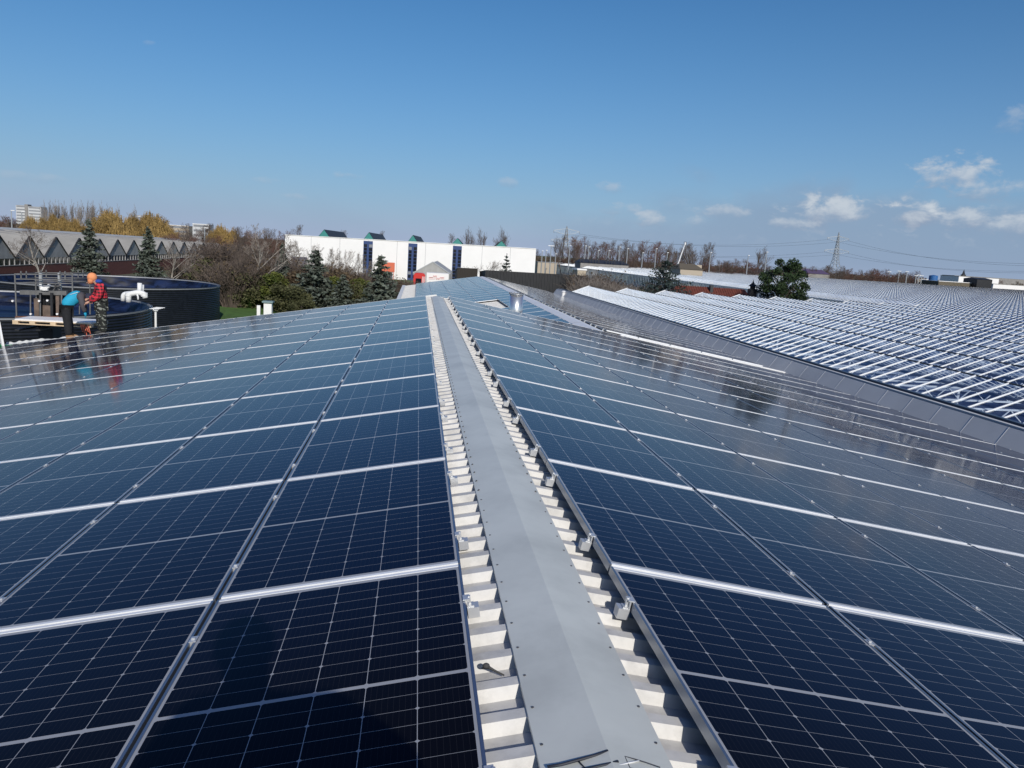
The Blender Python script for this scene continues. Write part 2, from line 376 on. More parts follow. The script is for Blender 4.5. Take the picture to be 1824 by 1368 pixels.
# ------------------------------------------------------------------ solar panels
PW, PL = 1.022, 1.757; LW, LL = 1.035*CA, 1.775
def cellmat():
    m = mat('solar_cells', (.004, .005, .012), .07, 0); t = m.node_tree; N = NT(t); b = t.nodes['Principled BSDF']
    uv = N.n('ShaderNodeUVMap'); s = N.n('ShaderNodeSeparateXYZ'); N.l(uv.outputs[0], s.inputs[0]); u = s.outputs[0]; v = s.outputs[1]
    cpu = (PW-.040)/6; cpv = .0826
    def lin(x, pitch, hw):      # 1 on a line of half width hw at multiples of pitch
        fr = N.m('ABSOLUTE', N.m('SUBTRACT', N.m('FRACT', N.m('ADD', N.m('DIVIDE', x, pitch), .5)), .5))
        return N.m('MULTIPLY', fr, pitch), N.m('LESS_THAN', N.m('MULTIPLY', fr, pitch), hw)
    uc = N.m('SUBTRACT', u, .020)
    du, lu = lin(uc, cpu, .0012)
    vh = N.m('SUBTRACT', N.m('ABSOLUTE', N.m('SUBTRACT', v, PL/2)), .009)      # distance beyond the centre gap
    dv, lv = lin(vh, cpv, .0007)
    dv2, lv2 = lin(vh, cpv*2, .0009)
    gap = N.m('LESS_THAN', vh, 0.0); edge = N.m('GREATER_THAN', vh, cpv*10)
    eu = N.m('GREATER_THAN', N.m('ABSOLUTE', N.m('SUBTRACT', u, PW/2)), cpu*3)
    dia = N.m('LESS_THAN', N.m('ADD', du, dv2), .0085)
    line = N.m('MAXIMUM', N.m('MAXIMUM', lu, lv), N.m('MAXIMUM', dia, N.m('MAXIMUM', gap, N.m('MAXIMUM', edge, eu))))
    db, lb = lin(uc, cpu/9, .0004)
    oi = N.n('ShaderNodeObjectInfo')
    ca = N.mix(oi.outputs['Random'], (.0032, .0032, .004, 1), (.0055, .0055, .008, 1))
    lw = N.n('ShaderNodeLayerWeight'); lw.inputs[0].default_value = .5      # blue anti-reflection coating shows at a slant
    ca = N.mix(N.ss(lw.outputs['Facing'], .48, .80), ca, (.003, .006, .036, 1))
    cb = N.mix(N.m('MULTIPLY', lb, .5), ca, (.035, .035, .04, 1))
    N.put(b, 'Base Color', N.mix(line, cb, (.34, .35, .37, 1)))
    tcn = N.n('ShaderNodeTexCoord'); geo = N.n('ShaderNodeNewGeometry')
    dirt = N.noise(geo.outputs['Position'], 1.3, 5, .65)
    N.put(b, 'Roughness', N.m('ADD', .065, N.m('MULTIPLY', dirt, .03)))
    b.inputs['IOR'].default_value = 1.145
    return m
CELL = cellmat()
FT = .035
def panel_face(mb, P, sgn=1):
    """P(u,v,n)->world. glass sheet with uv in metres"""
    fu, fv = .0105, .019
    c_ = [(fu, fv), (PW-fu, fv), (PW-fu, PL-fv), (fu, PL-fv)]
    mb.face([P(a-PW/2, b-PL/2, -.002) for a, b in c_], c_)
def panel_frame(mb, P):
    fu, fv = .0105, .019
    def bx(a0, a1, b0, b1):
        q = [(a0, b0, -FT), (a1, b0, -FT), (a1, b1, -FT), (a0, b1, -FT), (a0, b0, 0), (a1, b0, 0), (a1, b1, 0), (a0, b1, 0)]
        mb.raw([P(x-PW/2, y-PL/2, z) for x, y, z in q], [(4, 5, 6, 7), (0, 1, 5, 4), (1, 2, 6, 5), (2, 3, 7, 6), (3, 0, 4, 7)])
    bx(0, fu, 0, PL); bx(PW-fu, PW, 0, PL); mb.cm = 1; bx(fu, PW-fu, 0, fv); bx(fu, PW-fu, PL-fv, PL); mb.cm = 0
def panel_back(mb, P):
    q = [(-PW/2+.01, -PL/2+.01), (PW/2-.01, -PL/2+.01), (PW/2-.01, PL/2-.01), (-PW/2+.01, PL/2-.01)]
    mb.raw([P(a, b, -.010) for a, b in q], [(3, 2, 1, 0)])
idP = lambda a, b, n: Vector((a, b, n))
def clampmb(mb, P, x, y):
    q = [(x-.013, y-.022, -.03), (x+.013, y-.022, -.03), (x+.013, y+.022, -.03), (x-.013, y+.022, -.03)]
    mb.raw([P(*a) for a in q]+[P(a[0], a[1], .003) for a in q], [(4, 5, 6, 7), (0, 1, 5, 4), (1, 2, 6, 5), (2, 3, 7, 6), (3, 0, 4, 7)])
    q = [(x-.006, y-.006, .003), (x+.006, y-.006, .003), (x+.006, y+.006, .003), (x-.006, y+.006, .003)]
    mb.raw([P(*a) for a in q]+[P(a[0], a[1], .009) for a in q], [(4, 5, 6, 7), (0, 1, 5, 4), (1, 2, 6, 5), (2, 3, 7, 6), (3, 0, 4, 7)])
def bracketmb(mb, P, x, y, s):
    """end clamp on the ridge side: hook, upright and sheet-metal foot on a rib; s = direction towards the ridge"""
    def bx(x0, x1, y0, y1, z0, z1):
        if x1 < x0: x0, x1 = x1, x0
        q = [(x0, y0, z0), (x1, y0, z0), (x1, y1, z0), (x0, y1, z0), (x0, y0, z1), (x1, y0, z1), (x1, y1, z1), (x0, y1, z1)]
        mb.raw([P(*a) for a in q], [(0, 3, 2, 1), (4, 5, 6, 7), (0, 1, 5, 4), (1, 2, 6, 5), (2, 3, 7, 6), (3, 0, 4, 7)])
    e = x+s*.001
    bx(e-s*.010, e+s*.016, y-.022, y+.022, .0015, .006)
    bx(e+s*.003, e+s*.008, y-.022, y+.022, -.05, .0015)
    bx(e+s*.003, e+s*.030, y-.018, y+.018, -.030, -.024)
    bx(e+s*.010, e+s*.020, y-.006, y+.006, -.024, .010)
    bx(e+s*.003, e+s*.048, y-.026, y-.022, -.072, -.03); bx(e+s*.003, e+s*.048, y+.022, y+.026, -.072, -.03)
    bx(e+s*.003, e+s*.048, y-.022, y+.022, -.034, -.030); bx(e+s*.044, e+s*.048, y-.022, y+.022, -.072, -.034)
def slopeP(cx, cyy, cz, th):
    ca, sa = math.cos(th), math.sin(th)
    return lambda a, b, n: Vector((cx+a*ca+n*sa, cyy+b, cz-a*sa+n*ca))
def ordn(i): return ['first', 'second', 'third', 'fourth', 'fifth', 'sixth', 'seventh', 'eighth', 'ninth', 'tenth', 'eleventh', 'twelfth', 'thirteenth', 'fourteenth', 'fifteenth'][i] if i < 15 else '%dth' % (i+1) if (i+1) % 10 not in (1, 2, 3) or i+1 in (11, 12, 13) else '%d%s' % (i+1, {1: 'st', 2: 'nd', 3: 'rd'}[(i+1) % 10])
slots = []   # (cx, cy, cz, theta, zone, col, row)
xl, zl, xr, zr = .2384, CZ-1.329, .8686, CZ-1.3037
for k in range(-2, 11):
    for c_ in range(14):
        cx = xl-(c_+.5)*LW; slots.append((cx, 3.3134+(k+.5)*LL, zl-(xl-cx)*T, -A_, 'L', c_, k+2))
    for c_ in range(10):
        cx = xr+(c_+.5)*LW; slots.append((cx, 3.2555+(k+.5)*LL, zr-(cx-xr)*T, A_, 'R', c_, k+2))
for k in range(25):
    yy = 24.05+(k+.5)*LL
    for c_ in range(5):
        cx = X2+.34+(c_+.5)*LW
        if c_ < 5: slots.append((cx, yy, zr-(cx-xr)*T, A_, 'BR', c_, k))
    for c_ in range(5):
        cx = X2-.42-(c_+.5)*LW
        if 7 <= k <= 8 and c_ in (1, 2) or k == 6 and c_ == 1: continue
        slots.append((cx, yy, z2l(cx)+.10, -A_, 'BL', c_, k))
def vis_area(s):
    P = slopeP(*s[:4]); q = [px(P(a*PW/2, b*PL/2, 0)) for a, b in ((-1, -1), (1, -1), (1, 1), (-1, 1))]
    if any(t is None for t in q): 
        q = [t for t in q if t]
        return 1e5 if (q and any(0 < t[0] < 1824 and 0 < t[1] < 1368 for t in q)) else 0
    if not any(-5 < t[0] < 1829 and -5 < t[1] < 1373 for t in q): return 0
    q = [(min(max(t[0], 0), 1824), min(max(t[1], 0), 1368)) for t in q]
    return abs(sum(q[i][0]*q[(i+1) % 4][1]-q[(i+1) % 4][0]*q[i][1] for i in range(4)))/2
rk = sorted([(vis_area(s), i) for i, s in enumerate(slots)], reverse=True)
chosen = set(i for a, i in rk[:300] if a > 8)
def proto(name, th, down):
    t = thing(name, '', 'solar panel', (0, 0, 0)); t.rotation_euler = (0, th, 0)
    mb = MB(); panel_face(mb, idP); mb.build('cell_glass', CELL, t, local=True)
    mb = MB(); panel_frame(mb, idP); panel_back(mb, idP); mb.build('frame', [M['alu_frame'], M['alu_frame_end_lit']], t, local=True)
    for yy in (-.53, .53):
        mb = MB(); clampmb(mb, idP, down*(PW/2+.004), yy); mb.build('clamp', M['alu'], t, local=True)
    return t
prL = proto('solar_panel', -A_, -1); prR = proto('solar_panel', A_, 1)
prL['group'] = prR['group'] = 'solar panels on the warehouse roofs'
used = {'L': 0, 'R': 0}; rt0 = random.Random(12)
rest_f, rest_g = MB(), MB()
zn = {'L': 'left slope', 'R': 'right slope', 'BL': 'back roof left slope', 'BR': 'back roof right slope'}
for i, s in enumerate(slots):
    cx, cyy, cz, th, z, c_, k = s
    if i not in chosen:
        P = slopeP(cx, cyy, cz, th); panel_face(rest_g, P); panel_frame(rest_f, P); panel_back(rest_f, P)
        dn = -1 if th < 0 else 1
        for yy in (-.53, .53):
            clampmb(rest_f, P, dn*(PW/2+.004), yy)
            if c_ == 0: bracketmb(rest_f, P, -dn*PW/2, yy, -dn)
        continue
    side_ = 'L' if th < 0 else 'R'; pr_ = prL if side_ == 'L' else prR
    o = pr_ if not used[side_] else copy_tree(pr_); used[side_] += 1
    o.location = (cx, cyy, cz); o['_s'] = i; o.rotation_euler = (rt0.uniform(-.0016, .0016), th+rt0.uniform(-.0016, .0016), 0)
    kk = k-1 if z in 'LR' else k
    o['label'] = 'solar panel on %s, %s from ridge, %s row from %s' % (zn[z], ordn(c_), ordn(max(kk, 0)), 'front' if z in 'LR' else 'near end')
    if kk < 0: o['label'] = 'dark solar panel on %s, %s from ridge, cut by bottom of photo' % (zn[z], ordn(c_))
for o in [o for o in bpy.data.objects if '_s' in o.keys()]:
    s = slots[o['_s']]; del o['_s']
    if s[5] == 0:
        sg = 1 if s[3] < 0 else -1
        for yy in (-.53, .53):
            mb = MB(); bracketmb(mb, idP, sg*PW/2, yy, sg); mb.build('bracket', M['alu'], o, local=True)
t = thing('solar_panels', 'remaining solar panels of the array in the farthest and outermost rows', 'solar panels', (0, 0, 0)); t['kind'] = 'stuff'; t['group'] = 'solar panels on the warehouse roofs'
rest_g.build('cell_glass', CELL, t); rest_f.build('frame', [M['alu_frame'], M['alu_frame_end_lit']], t)
for ch in t.children: ch['kind'] = 'stuff'
# ------------------------------------------------------------------ steel vent on the back roof
vy = 30.2; vb = at(920, 530, vy); vx = vb.x; zv = vb.z-.14
v = thing('roof_vent', 'short shiny stainless steel vent cylinder standing behind the ridge', 'vent', (vx, vy, zv))
mb = MB(); mb.lathe((vx, vy, zv-.1), [(.26, -.3), (.26, .37), (.25, .37), (.25, .1), (0, .1)], 40); mb.build('duct', M['steel_bright'], v, smooth=False)
for ch in v.children: ch.data.polygons.foreach_set('use_smooth', [True]*len(ch.data.polygons))
mb = MB(); mb.lathe((vx, vy, zv+.25), [(.265, 0), (.29, .01), (.29, .035), (.275, .045)], 40); mb.build('rim', M['steel_bright'], v)
mb = MB()
for k in range(14):
    t_ = 2*math.pi*k/14; mb.cyl((vx+.275*math.cos(t_), vy+.275*math.sin(t_), zv+.29), .012, .03, 6)
mb.build('bolt_ring', M['screw'], v)
mb = MB(); mb.lathe((vx, vy, z2l(vx)-.02), [(.42, 0), (.27, .10)], 24); mb.build('base_flashing', M['alu'], v)
q = at(1000, 524, 64); v = thing('vent_pipe', 'small white vent pipe on the far end of the right slope by the parapet', 'vent pipe', (q.x-.2, 62, zroof(q.x-.2)))
mb = MB(); mb.cyl((q.x-.2, 62, zroof(q.x-.2)), .14, .42, 14); mb.build('pipe', M['alu_white'], v); mb = MB(); mb.cyl((q.x-.2, 62, zroof(q.x-.2)+.42), .2, .08, 14, .1); mb.build('cap', M['alu_white'], v)
# ------------------------------------------------------------------ greenhouses
def glassmat(name, body, whit, alpha, rough=.04):
    m = bpy.data.materials.new(name); m.use_nodes = True; t = m.node_tree; N = NT(t); t.nodes.remove(t.nodes['Principled BSDF'])
    out = t.nodes['Material Output']
    tr = N.n('ShaderNodeBsdfTransparent'); tr.inputs[0].default_value = (*body, 1)
    gl = N.n('ShaderNodeBsdfGlossy'); gl.inputs['Roughness'].default_value = rough; gl.inputs[0].default_value = (.95, .97, 1, 1)
    df = N.n('ShaderNodeBsdfDiffuse'); df.inputs[0].default_value = (.62, .66, .70, 1)
    lw = N.n('ShaderNodeLayerWeight'); fr = N.m('ADD', .04, N.m('MULTIPLY', N.m('POWER', lw.outputs['Facing'], 5.0), .96))
    tcn = N.n('ShaderNodeTexCoord'); nz = N.noise(tcn.outputs['Object'], .35, 4, .7)
    mp = N.n('ShaderNodeMapping'); N.l(tcn.outputs['Object'], mp.inputs[0]); mp.inputs['Scale'].default_value = (.5, 1.4, .5)
    wn = N.n('ShaderNodeTexWhiteNoise'); sn = N.n('ShaderNodeVectorMath', operation='FLOOR'); N.l(mp.outputs[0], sn.inputs[0]); N.l(sn.outputs[0], wn.inputs[0])
    d = N.m('ADD', N.m('MULTIPLY', N.ss(nz, .35, .7), whit), N.m('MULTIPLY', N.m('GREATER_THAN', wn.outputs[0], .86), .12))
    m1 = N.n('ShaderNodeMixShader'); N.l(d, m1.inputs[0]); N.l(tr.outputs[0], m1.inputs[1]); N.l(df.outputs[0], m1.inputs[2])
    m2 = N.n('ShaderNodeMixShader'); N.l(N.m('MULTIPLY', fr, alpha, clamp=True), m2.inputs[0]); N.l(m1.outputs[0], m2.inputs[1]); N.l(gl.outputs[0], m2.inputs[2])
    N.l(m2.outputs[0], out.inputs[0]); M[name] = m; return m
glassmat('glass_roof', (.84, .90, .97), .08, 1.0)
glassmat('glass_wall', (.70, .76, .78), .6, 1.0)
mat('glazing_bar', (.86, .87, .87), .45, .1)
mat('ridge_dark', (.035, .045, .06), .5, .2)
mat('gh_steel', (.68, .70, .72), .5, .1)
mat('gh_floor', (.02, .035, .085), .8, 0, .3, .4, var2=.4, v2scale=.15)
mat('screen_cloth', (.42, .45, .48), .8, 0, .15, 1.0, stretch=(.3, 4, 1))
SP, HR, BS = 4.0, .78, .72
ZR_ = CZ-2.90; ZG = ZR_-HR
def greenhouse(root, x0, nspan, ys, ye, glassn='glass_roof', near=True, ystart=None, bs=BS):
    """x0 = first gutter; every span is a part with ridge, gutter and bars, its glass a sub-part"""
    for k in range(nspan):
        xa = x0+k*SP; xr_ = xa+SP/2; xb = xa+SP
        y0_ = max(ys, ystart(xb) if ystart else ys)
        if y0_ > ye-5: continue
        mb = MB(); mb.cm = 0
        y = math.ceil(y0_/bs)*bs; w = .032 if near else .036
        hh = .03; dp = .075
        while y < ye:
            for (xs, xe) in ((xa+.06, xr_-.02), (xb-.06, xr_+.02)):
                za = ZG+.06; zb_ = ZR_; hh, dp = (.03, .012) if xs < xe else (.010, .008)
                mb.raw([(xs, y-w/2, za+hh), (xs, y+w/2, za+hh), (xe, y+w/2, zb_+hh), (xe, y-w/2, zb_+hh), (xs, y-w/2, za-dp), (xe, y-w/2, zb_-dp), (xe, y+w/2, zb_-dp), (xs, y+w/2, za-dp)],
                       [(0, 1, 2, 3), (4, 0, 3, 5)]+([(1, 7, 6, 2), (4, 5, 6, 7)] if near else []))
            y += bs
        mb.cm = 1
        mb.box((xr_-.022, y0_, ZR_-.02), (xr_+.022, ye, ZR_+.032))
        mb.box((xa-.09, y0_, ZG-.08), (xa+.09, ye, ZG+.02))
        sp = mb.build('roof_span', [M['glazing_bar'], M['ridge_dark']], root)
        g_ = MB()
        g_.face([(xa+.09, y0_, ZG+.065), (xr_-.02, y0_, ZR_+.005), (xr_-.02, ye, ZR_+.005), (xa+.09, ye, ZG+.065)])
        g_.face([(xr_+.02, y0_, ZR_+.005), (xb-.09, y0_, ZG+.065), (xb-.09, ye, ZG+.065), (xr_+.02, ye, ZR_+.005)])
        g_.build('glass', M[glassn], sp)
def gable_end(root, x0, nspan, y, z0=0.0, wallglass=True):
    mb = MB(); gl = MB()
    for k in range(nspan):
        xa = x0+k*SP; xr_ = xa+SP/2; xb = xa+SP
        mb.bar((xa, y, ZG), (xr_, y, ZR_+.03), .07, .09); mb.bar((xr_, y, ZR_+.03), (xb, y, ZG), .07, .09)
        for j in range(6):
            x = xa+j*SP/6; zt = ZG+HR*(1-abs(x-xr_)/(SP/2)); mb.box((x-.03, y-.03, z0), (x+.03, y+.03, zt))
        gl.face([(xa, y+.01, z0), (xb, y+.01, z0), (xb, y+.01, ZG), (xr_, y+.01, ZR_), (xa, y+.01, ZG)])
    mb.build('gable_frame', M['gh_steel'], root); gl.build('gable_glass', M['glass_wall'], root)
gA = thing('greenhouse', 'large glass greenhouse with white sawtooth roof bars beside the dark parapet', 'greenhouse', (35, 45, 0))
x0A = 11.3+.55
greenhouse(gA, 15.3, 10, 12.0, 81.5)
gable_end(gA, 15.3, 10, 81.5)
rnd = random.Random(5)
# inside: lattice girders, gutter-high tie bars, columns, screens, floor
mb = MB(); XAa, XBa = 12.1, 55.2
y = 14.0
while y < 81:
    mb.box((XAa, y-.03, ZG-.75), (XBa, y+.03, ZG-.68)); mb.box((XAa, y-.025, ZG-.28), (XBa, y+.025, ZG-.22))
    x = XAa
    while x < XBa-1:
        mb.bar((x, y, ZG-.70), (x+.5, y, ZG-.25), .03, .03, caps=False); mb.bar((x+.5, y, ZG-.25), (x+1.0, y, ZG-.70), .03, .03, caps=False); x += 1.0
    x = 15.3
    while x < XBa:
        mb.box((x-.05, y-.05, 0), (x+.05, y+.05, ZG-.08)); x += 8
    y += 4.5
mb.build('lattice_girders', M['gh_steel'], gA)
mb = MB()
y = 14.7
while y < 81:
    for k in range(11):
        if rnd.random() < .42:
            xa = 15.3+k*SP-4; mb.box((max(xa, XAa)+.02, y, ZG-.62), (xa+SP-.03, y+.42+.5*rnd.random(), ZG-.60))
    y += 1.44
mb.build('screens', M['screen_cloth'], gA)
mb = MB(); mb.box((XAa, 12, .01), (XBa, 81.4, .05)); 
for k in range(26):
    xx = 12.6+k*1.6; mb.box((xx, 13, .05), (xx+.9, 81, 1.1+.3*rnd.random()))
mb.build('crop_beds', M['gh_floor'], gA)
# broken frames and stacked profiles right behind the parapet
db = thing('scrap_heap', 'tangle of loose white frame profiles lying under the greenhouse roof beside the parapet', 'scrap', (13.5, 20, ZG-.6))
mb = MB()
for i in range(520):
    yy = 14+26*rnd.random()**1.1; xx = 12.1+3.0*rnd.random(); zz = ZG-.25+.40*rnd.random()
    a = rnd.random()*math.pi; L_ = .25+rnd.random()*.9; dz = (rnd.random()-.5)*.5
    mb.bar((xx-L_/2*math.cos(a)*.6, yy-L_/2*math.sin(a), zz-dz), (xx+L_/2*math.cos(a)*.6, yy+L_/2*math.sin(a), zz+dz), .018+.02*rnd.random(), .015, caps=False)
mb.build('loose_profiles', M['alu_white'], db)
gB = thing('greenhouse', 'huge glass greenhouse field stretching to the horizon behind the pine', 'greenhouse', (150, 200, 0))
greenhouse(gB, 55.3, 60, 70, 350, near=False, ystart=lambda x: x/1.0-8 if x > 90 else 70.0)
mb = MB(); mb.box((55.4, 70, .01), (295, 349, .06)); mb.build('floor', M['gh_floor'], gB)
mb = MB()
y = 86.0
while y < 346:
    mb.box((55.5, y, ZG-.6), (min(295, y*1.0+10), y+.5, ZG-.57)); y += 2.16 if y < 200 else 4.3
mb.build('screens', M['screen_cloth'], gB)
mb = MB(); y = 84
while y < 350:
    mb.box((55.2, y-.04, 0), (55.3, y+.04, ZG)); y += 1.5
mb.box((55.17, 84, ZG-.1), (55.33, 350, ZG+.04)); mb.build('side_frame', M['gh_steel'], gB)
mb = MB(); mb.face([(55.24, 84, 0), (55.24, 350, 0), (55.24, 350, ZG), (55.24, 84, ZG)]); mb.build('side_glass', M['glass_wall'], gB)
# ------------------------------------------------------------------ buildings in the distance
mat('teal', (.03, .22, .20), .5); mat('slate', (.03, .032, .036), .6, 0, .2, 2); mat('roof_brown', (.12, .10, .07), .8)
mat('facade_white', (.80, .79, .78), .55, 0, .02, .3); mat('blue_frame', (.02, .05, .16), .45); mat('pane_grey', (.22, .23, .25), .2)
mat('red_tile', (.13, .035, .022), .75, 0, .25, 3); mat('red_paint', (.55, .03, .025), .35); mat('orange_sign', (.62, .14, .07), .5)
mat('trans_grey', (.33, .33, .32), .5, 0, .1, .6); mat('purple_roof', (.10, .07, .13), .6); mat('blue_tank', (.03, .13, .35), .4)
mat('yellow_paint', (.65, .33, .03), .5); mat('beige', (.42, .36, .28), .8); mat('galv', (.42, .44, .45), .45, .5)
mat('block_white', (.50, .51, .52), .6); mat('roof_pale', (.30, .29, .27), .85, 0, .15, .6, var2=.3, v2scale=.3); mat('gable_grey', (.34, .34, .33), .85, 0, .12, 1.2, var2=.2)
def hdir(a, b):
    d = Vector((b.x-a.x, b.y-a.y, 0)); d.normalize(); return d, Vector((-d.y, d.x, 0))
# long white hall
A0 = at(508, 418, 180.0); B0 = at(955, 443, 176.4); d, nrm = hdir(A0, B0); Lb = (Vector((B0.x-A0.x, B0.y-A0.y, 0))).length
wb = thing('white_hall', 'long windowless white hall with dark blue glazed strips and teal roof gables', 'building', ((A0.x+B0.x)/2, 178, 0))
def wp(u_, w_, z): return Vector((A0.x, A0.y, 0))+d*u_+nrm*w_+Vector((0, 0, z))
zt0, zt1 = A0.z, B0.z
def usolve(u): # distance along the facade under image column u
    r_ = ray(u, 460); den = d.x*r_.y-d.y*r_.x
    return (r_.x*A0.y-r_.y*A0.x)/den
mb = MB(); mb.raw([wp(0, 0, 0), wp(Lb, 0, 0), wp(Lb, 0, zt1), wp(0, 0, zt0), wp(0, 30, 0), wp(Lb, 30, 0), wp(Lb, 30, zt1), wp(0, 30, zt0)], [(0, 1, 2, 3), (1, 5, 6, 2), (5, 4, 7, 6), (4, 0, 3, 7)])
mb.build('wall', M['facade_white'], wb)
mb = MB(); mb.raw([wp(.2, .2, zt0-.3), wp(Lb-.2, .2, zt1-.3), wp(Lb-.2, 29.8, zt1-.3), wp(.2, 29.8, zt0-.3)], [(0, 1, 2, 3)]); mb.build('roof', M['grey_conc'], wb)
mb = MB(); k = 5.5
while k < Lb-2:
    mb.bar(wp(k, -.004, .3), wp(k, -.004, zt0+(zt1-zt0)*k/Lb-.1), .05, .006, up=nrm); k += 6.1
mb.build('cladding_joints', M['pane_grey'], wb)
mb = MB(); mb.bar(wp(0, -.06, zt0), wp(Lb, -.06, zt1), .14, .12); mb.build('coping', M['alu_white'], wb)
for (ua, ub) in ((646.8, 663.3), (726.7, 742.6), (806, 821.8)):
    a = usolve(ua); b = usolve(ub); zt = zt0+(zt1-zt0)*a/Lb-.35
    mb = MB(); mb.extrude([wp(a, -.05, 0), wp(b, -.05, 0), wp(b, -.05, zt), wp(a, -.05, zt)], nrm*.045); fr = mb.build('glazed_strip', M['blue_frame'], wb)
    for j in range(2):
        mb = MB(); g2 = MB(); xa = a+.12+j*(b-a)*.55; xb = a+(b-a)*(.38 if j == 0 else .97)
        z = .5; i = 0
        while z < zt-1.0:
            q = [wp(xa, -.08, z), wp(xb, -.08, z), wp(xb, -.08, z+.62), wp(xa, -.08, z+.62)]
            (g2 if rnd.random() < .22 else mb).face(q); z += .75; i += 1
        mb.build('pane', M['window_dark'], fr)
        if g2.f: g2.build('pane', M['pane_grey'], fr)
a, b = usolve(521), usolve(547); mb = MB(); mb.extrude([wp(a, -.06, .2), wp(b, -.06, .2), wp(b, -.06, 3.6), wp(a, -.06, 3.6)], nrm*.05); dr = mb.build('loading_door', mat('door_blue', (.035, .045, .09), .5), wb)
mb = MB()
for r_ in range(2):
    for k in range(4):
        x = a+.15+k*(b-a-.2)/4; mb.face([wp(x, -.08, 1.2+r_*.5), wp(x+.62, -.08, 1.2+r_*.5), wp(x+.62, -.08, 1.6+r_*.5), wp(x, -.08, 1.6+r_*.5)])
mb.build('door_window', M['pane_grey'], dr)
a, b = usolve(684), usolve(706); mb = MB(); mb.extrude([wp(a, -3.2, 1.6), wp(b, -3.2, 1.6), wp(b, -3.2, 3.6), wp(a, -3.2, 3.6)], nrm*.3)
for x in (a+.2, b-.2): mb.cyl(wp(x, -3.05, 0), .06, 1.65, 8)
tag(mb.build('sign', M['orange_sign']), 'orange-red sign board in front of the white hall, behind a spruce', 'sign')
for (ul, ua, ur, va) in ((564, 576, 586, 409), (645, 655, 665, 414), (724, 735, 743, 419), (801.7, 814, 825, 424.4), (880, 891, 904, 429.4)):
    a, b = usolve(ul), usolve(ur); c = usolve(ua); zt = zt0+(zt1-zt0)*c/Lb-.25; c = (a+b)/2; za = at(ua, va, 180).z
    mb = MB(); mb.raw([wp(a, .8, zt), wp(b, .8, zt), wp(c, .8, za), wp(a, 27, zt), wp(b, 27, zt), wp(c, 27, za)], [(0, 1, 2), (3, 5, 4)])
    gbl = mb.build('roof_gable', M['teal'], wb)
    mb = MB(); mb.raw([wp(a-.05, .7, zt+.03), wp(c, .7, za+.05), wp(b+.05, .7, zt+.03), wp(a-.05, 27, zt+.03), wp(c, 27, za+.05), wp(b+.05, 27, zt+.03)], [(0, 1, 4, 3), (1, 2, 5, 4)])
    mb.build('gable_roof', M['slate'] if ul < 870 else M['roof_brown'], gbl)
# folded-roof hangar on the left
hg = thing('hangar', 'long brick hangar with a grey zigzag folded roof and white ridge edge', 'building', (-50, 140, 0))
XF = -47.0; zr0 = at(0, 408, 118).z; ze = CZ-4.15; zp = CZ-1.6; GS = 7.35
XRr = -57.0; ys0 = 80.2; ng = 17
mb = MB(); gb_ = MB(); ygab = []
for k in range(ng):
    ya = ys0+k*GS; ym = ya+GS/2; yb = ya+GS; dz = -.9*max(0, (ym-120)/90.0)
    zrA = zr0-.75*(ya-118)/82; zrB = zr0-.75*(yb-118)/82; zrM = (zrA+zrB)/2; zpk = zp-.45*(ym-118)/82
    mb.raw([(XF, ya, ze), (XF, ym, zpk), (XF, yb, ze), (XRr, ya, zrA), (XRr, ym, zrM), (XRr, yb, zrB)], [(0, 1, 4, 3), (1, 2, 5, 4)])
    gb_.raw([(XF, ya, ze), (XF, yb, ze), (XF, ym, zpk)], [(0, 1, 2)])
    e_ = MB()
mb.build('folded_roof', M['roof_pale'], hg); gb_.build('gable_infill', M['gable_grey'], hg)
mb = MB()
for k in range(ng):
    ya = ys0+k*GS; ym = ya+GS/2; zpk = zp-.45*(ym-118)/82
    mb.bar((XF+.06, ya, ze), (XF+.06, ym, zpk), .2, .10); mb.bar((XF+.06, ym, zpk), (XF+.06, ya+GS, ze), .2, .06)
mb.build('gable_edges', M['slate'], hg)
mb = MB(); ye_ = ys0+ng*GS
mb.raw([(XRr, ys0, zr0+.28-.75*(ys0-118)/82), (XRr, ye_, zr0+.28-.75*(ye_-118)/82), (XRr, ye_, zr0-.2-.75*(ye_-118)/82), (XRr, ys0, zr0-.2-.75*(ys0-118)/82),
        (XRr-14, ys0, zr0+.28-.75*(ys0-118)/82), (XRr-14, ye_, zr0+.28-.75*(ye_-118)/82)], [(0, 3, 2, 1), (0, 1, 5, 4)]); mb.build('white_fascia', M['facade_white'], hg)
mb = MB(); mb.box((XF-.02, ys0, 0), (XF, ye_, CZ-4.95)); mb.box((XF-10, ye_, 0), (XF, ye_+.1, CZ-4.95)); mb.build('brick_wall', M['brick_dark'], hg)
mb = MB(); mb.box((XF-.16, ys0, CZ-4.95), (XF-.1, ye_, ze)); wn = mb.build('window_band', M['window_dark'], hg)
mb = MB(); y = ys0
while y < ye_: mb.box((XF-.1, y, CZ-4.93), (XF+.0, y+.07, ze-.02)); y += 1.22
mb.box((XF-.1, ys0, CZ-4.99), (XF+.05, ye_, CZ-4.93)); mb.build('mullions', M['dim_white'], wn)
